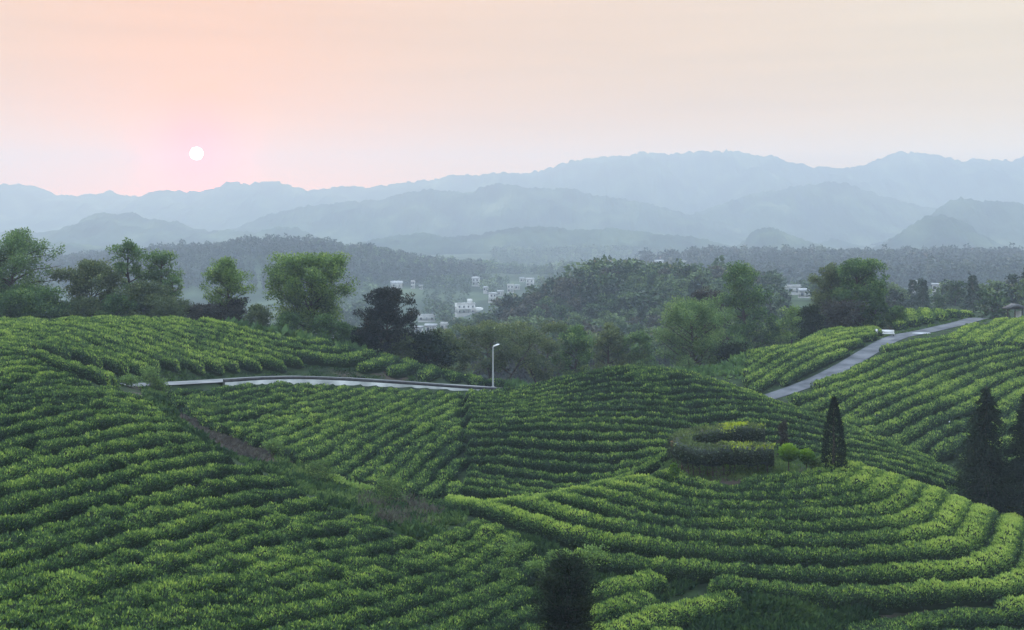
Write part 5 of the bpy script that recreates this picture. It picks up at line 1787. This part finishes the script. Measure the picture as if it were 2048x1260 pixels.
# ------------------------------------------------------------------ street lamp by the lane
lx, ly, lz = at(986, 777, 123.2)
lz = gz(lx, ly)
Ht = at(986, 694, 123.2)[2] - lz
e = empty('street_lamp', (lx, ly, lz))
tag(e, 'slim pale street lamp with one angled head at the end of the wall', 'street lamp')
V, Q = tubes([(np.array([[0, 0, -0.3], [0, 0, Ht * 0.5], [0, 0, Ht]]), [0.105, 0.085, 0.065])], 10)
mesh_np('pole', V, quads=Q, mat=M_METAL, smooth=True, parent=e)
V, Q = tubes([(np.array([[0, 0, Ht - 0.05], [0.15, -0.02, Ht + 0.1], [0.45, -0.05, Ht + 0.22]]), [0.05, 0.045, 0.04])], 8)
mesh_np('arm', V, quads=Q, mat=M_METAL, smooth=True, parent=e)
hd = MB().prism([(0, 0), (0.75, 0.26), (0.78, 0.36), (0.45, 0.34), (0.0, 0.12)], -0.14, 0.14).build('lamp_head', M_WHITE, e)
hd.location = (0.02, -0.03, Ht + 0.02)
MB().box(-0.22, -0.22, -0.2, 0.22, 0.22, 0.12).build('base', M_CONC, e)

# ------------------------------------------------------------------ bench, notice post, round paving on the road, pavilion, marker
Yb = eY(166)
bx_, by_, bz_ = at(1785, 658, Yb)
bz_ = gz(bx_, by_ + 1.6)
e = empty('park_bench', (bx_, by_ + 1.6, bz_), math.radians(-12))
tag(e, 'white park bench at the edge of the road under the broad tree', 'bench')
MB().box(-0.85, -0.25, 0.40, 0.85, 0.22, 0.47).build('seat', M_WHITE, e)
m = MB()
m.prism([(-0.85, 0.52), (0.85, 0.52), (0.85, 0.95), (-0.85, 0.95)], 0.225, 0.275)
m.build('backrest', M_WHITE, e)
for sx in (-0.7, 0.7):
    MB().box(sx - 0.04, -0.22, -0.1, sx + 0.04, -0.16, 0.397).box(sx - 0.04, 0.16, -0.1, sx + 0.04, 0.22, 0.397).box(sx - 0.04, 0.277, 0.05, sx + 0.04, 0.32, 0.9).build('leg', M_KERB, e)
    MB().box(sx - 0.03, -0.24, 0.473, sx + 0.03, 0.222, 0.64).build('armrest', M_WHITE, e)
sx_, sy_, _ = at(1753, 655, Yb + 1.5)
sz_ = gz(sx_, sy_)
e = empty('notice_post', (sx_, sy_, sz_))
tag(e, 'white notice board between two dark posts left of the bench', 'sign')
MB().box(-0.14, -0.03, 0.35, 0.14, 0.03, 1.15).build('board', M_WHITE, e)
for s in (-1, 1):
    MB().box(s * 0.20 - 0.045, -0.05, -0.2, s * 0.20 + 0.045, 0.05, 1.25).build('post', M_KERB, e)
px_, py_, _ = at(1775, 664, Yb - 1)
def road_disc(name, label, px, py, Yd, rx, ry, mat):
    x, y, z = at(px, py, Yd)
    a = np.linspace(0, 2 * np.pi, 40, endpoint=False)
    rr = np.concatenate([[0.0], np.ones(40)])
    aa = np.concatenate([[0.0], a])
    X = x + rx * rr * np.cos(aa) * (1 + 0.06 * np.sin(3 * aa))
    Yv = y + ry * rr * np.sin(aa)
    P2 = np.stack([X, Yv], 1)
    d, zr, _ = seg_dist(P2, ROAD_E)
    Z = np.where(d < RE_W + 0.3, zr + 0.058, ground(X, Yv) + 0.05)
    t_ = [(0, 1 + i, 1 + (i + 1) % 40) for i in range(40)]
    o = mesh_np(name, np.stack([X, Yv, Z], 1), tris=t_, mat=mat)
    return o


M_CONCW = plain_mat('pale_paving', (0.26, 0.27, 0.285), (0.40, 0.41, 0.43), 1.2, 0.8)
tag(road_disc('road_marking', '', 1843, 667, eY(172), 1.3, 0.9, M_CONCW), 'large round white patch painted on the road surface', kind='structure')
tag(road_disc('pavement', '', 1776, 664, Yb - 0.8, 0.95, 0.55, M_CONC), 'small pale concrete pad in front of the bench', kind='structure')

Yp = eY(208)
x, y, z = at(2030, 627, Yp)
e = empty('pavilion', (x, y, z), math.radians(15))
tag(e, 'small dark roofed wooden gate pavilion at the right edge behind the tea terrace', 'pavilion')
M_WOODD = plain_mat('dark_timber', (0.025, 0.020, 0.018), (0.05, 0.04, 0.035), 3.0, 0.8)
M_TILE = plain_mat('grey_tiles', (0.06, 0.06, 0.065), (0.11, 0.11, 0.115), 3.0, 0.8)
for sx in (-1.9, 0.0, 1.9):
    MB().box(sx - 0.09, -0.09, -4.0, sx + 0.09, 0.09, 1.3 if sx else 1.7).build('post', M_WOODD, e)
MB().box(-2.2, -0.07, 0.9, 2.2, 0.07, 1.08).build('beam', M_WOODD, e)
m = MB()
m.prism([(-2.4, 1.10), (0, 1.95), (2.4, 1.10), (2.55, 1.20), (0, 2.15), (-2.55, 1.20)], -1.0, 1.0)
m.build('roof', M_TILE, e)
MB().box(0.6, 0.4, -4.0, 2.0, 0.5, 0.45).build('back_wall', M_HWALL, e)
e.scale = (0.8, 0.8, 0.8)

x, y, _ = at(1899, 885, 106)
z = gz(x, y)
e = empty('marker_post', (x, y, z))
tag(e, 'short white marker post in the gully below the far right tea rows', 'post')
V, Q = tubes([(np.array([[0, 0, -0.2], [0, 0, 0.5], [0, 0, 1.0]]), [0.07, 0.065, 0.06])], 8)
mesh_np('shaft', V, quads=Q, mat=M_WHITE, smooth=True, parent=e)
V, Q = tubes([(np.array([[0, 0, 1.003], [0, 0, 1.06], [0, 0, 1.10]]), [0.075, 0.06, 0.01])], 8)
mesh_np('cap', V, quads=Q, mat=M_METAL, smooth=True, parent=e)

# ------------------------------------------------------------------ grass, ferns and dry scrub between the rows
_occ = np.zeros((int(216 / 0.5) + 2, int(200 / 0.5) + 2), bool)
for o, seg, hw in ROWS_ALL:
    for q in np.arange(-hw, hw + 0.1, 0.4):
        t = np.gradient(seg, axis=0)
        t /= np.linalg.norm(t, axis=1)[:, None] + 1e-9
        Pq = seg + np.stack([-t[:, 1], t[:, 0]], 1) * q
        i = ((Pq[:, 0] + 75) / 0.5).astype(int)
        j = ((Pq[:, 1] - 24) / 0.5).astype(int)
        k = (i >= 0) & (j >= 0) & (j < _occ.shape[0]) & (i < _occ.shape[1])
        _occ[j[k], i[k]] = True


def herbs(name, label, poly, n, h, mat, rng, w=0.16, fan=5, bias=0.0, clumpn=2.2, lean=0.8, keep_off=True, hole=None):
    """tufts of blades or fronds rooted on the ground"""
    poly = np.asarray(poly)
    lo, hi = poly.min(0), poly.max(0)
    P = rng.uniform(lo, hi, (n * 3, 2))
    P = P[in_poly(P, poly)]
    if hole is not None:
        P = P[~in_poly(P, hole)]
    c = vnoise(P[:, 0] / clumpn, P[:, 1] / clumpn, 61)
    P = P[rng.random(len(P)) < 0.25 + 1.0 * c]
    d, _, _ = seg_dist(P, ROAD_A)
    P = P[d > RA_W + 0.35]
    d, _, _ = seg_dist(P, ROAD_E)
    P = P[d > RE_W + 0.3]
    if keep_off:
        i = np.clip(((P[:, 0] + 75) / 0.5).astype(int), 0, _occ.shape[1] - 1)
        j = np.clip(((P[:, 1] - 24) / 0.5).astype(int), 0, _occ.shape[0] - 1)
        P = P[~_occ[j, i]]
    P = P[:n]
    m = len(P)
    z = ground_fast(P[:, 0], P[:, 1])
    base = np.repeat(np.c_[P, z], fan, 0)
    k = len(base)
    hh = h * np.repeat(0.5 + 1.0 * vnoise(P[:, 0] / clumpn, P[:, 1] / clumpn, 61), fan) * rng.uniform(0.6, 1.3, k)
    d = rng.normal(size=(k, 3)) * lean
    d[:, 2] = np.abs(d[:, 2]) * 0.6 + 0.6
    d /= np.linalg.norm(d, axis=1)[:, None]
    base += np.c_[rng.normal(size=(k, 2)) * 0.12, np.full(k, -0.03)]
    LV, LQ = diamonds(base, d, hh, hh * w * 2, rng)
    leaf_tone = np.clip(0.3 + 0.35 * rng.random(k) + np.repeat(0.4 * (vnoise(P[:, 0] / 4.0, P[:, 1] / 4.0, 71) - 0.5), fan) + bias, 0, 1)
    o = mesh_np(name, LV, quads=LQ, mat=mat, attrs={'leaf_tone': np.repeat(leaf_tone, 4)})
    return tag(o, label, 'ground cover', kind='stuff')


rg = np.random.default_rng(99)
PATCH = plan([(340, 818), (400, 832), (470, 862), (530, 892), (560, 925), (520, 928), (440, 898), (385, 862)], 0.1)
gully = plan([(285, 775), (330, 790), (400, 835), (480, 870), (560, 897), (650, 927), (745, 957), (830, 968), (930, 968), (1000, 985), (1080, 985), (950, 1020), (930, 1035), (860, 1085), (790, 1060), (700, 1028), (615, 985), (540, 945), (470, 918), (415, 895), (350, 845), (290, 795)], 0.1)
herbs('grass', 'green grass and fern growing along the gully between the slopes', gully, 7500, 0.36, M_GRASS, rg, bias=0.0, w=0.22, clumpn=1.0, hole=PATCH)
herbs('undergrowth', 'dark fern and weed clumps mixed through the gully', gully, 4500, 0.5, M_FERN, rg, bias=0.12, w=0.22, clumpn=1.6, hole=PATCH)
herbs('undergrowth', 'bright low weeds filling the lower gully', plan([(600, 905), (680, 930), (760, 965), (830, 985), (760, 985), (690, 975), (620, 945)], 0.1), 4200, 0.5, M_FRESH, rg, bias=0.15, w=0.26, clumpn=1.1)
herbs('dry_scrub', 'brown dry fern scrub on the upper bend of the gully', plan([(360, 828), (420, 838), (480, 862), (530, 885), (545, 905), (520, 925), (450, 898), (390, 862)], 0.1), 1300, 0.36, M_SCRUB, rg, w=0.10, lean=1.1, clumpn=1.0, bias=-0.1)
herbs('dry_scrub', 'brown bracken thicket at the lower end of the gully', plan([(720, 990), (770, 980), (830, 990), (880, 1015), (880, 1045), (845, 1065), (780, 1050), (715, 1020)], 0.1), 1500, 0.5, M_SCRUB, rg, w=0.09, lean=1.2, fan=6, clumpn=1.4, bias=0.15)
herbs('grass', 'rough dark grass on the bank above the concrete lane', plan([(150, 735), (330, 730), (600, 725), (700, 735), (850, 755), (900, 770), (800, 765), (600, 754), (430, 761), (250, 771), (120, 772)], 0.1), 9000, 0.36, M_FERN, rg, bias=0.15)
herbs('grass', 'weeds and grass on the soil in front of the mound', plan([(985, 1050), (1090, 1085), (1160, 1125), (1330, 1140), (1400, 1165), (1330, 1200), (1160, 1195), (1050, 1200), (1000, 1160)], 0.1), 7000, 0.36, M_FERN, rg, bias=0.12)
herbs('grass', 'dark ferns and grass covering the near bank below the mound', plan([(1380, 1215), (1500, 1185), (1640, 1175), (1800, 1145), (1900, 1175), (2060, 1245), (2300, 1250), (2300, 1400), (1380, 1400)], 0.1), 18000, 0.58, M_FERN, rg, bias=0.08, fan=6, w=0.20, clumpn=1.3, lean=1.0)
herbs('grass', 'short grass round the hedge on the mound top', plan([(1325, 950), (1400, 965), (1560, 955), (1660, 945), ('h', 1700, 76), ('h', 1640, 84), ('h', 1330, 84), ('h', 1310, 78)], 0.1), 6000, 0.22, M_GRASS, rg, bias=0.0)
herbs('grass', 'grass verge along the climbing road', np.concatenate([ROAD_E[4:-10, :2] + np.array([-1.3, 2.4]), (ROAD_E[4:-10, :2] + np.array([1.3, -2.4]))[::-1]]), 3500, 0.28, M_GRASS, rg, bias=0.05)
herbs('grass', 'rough grass in the gully below the far right tea rows', [(34, 88), (50, 80), (62, 82), (75, 96), (70, 108), (48, 108), (38, 112), (28, 118), (24, 114)], 14000, 0.4, M_GRASS, rg, bias=0.0)
herbs('undergrowth', 'thick undergrowth below the trees in the dip behind the middle hill', [(-45, 128), (-12, 127), (4, 126), (20, 126), (32, 128), (38, 150), (45, 170), (10, 190), (-20, 180), (-60, 160), (-62, 128)], 9000, 1.0, M_GREEN, rg, w=0.25, fan=5, clumpn=4.0, bias=-0.05)
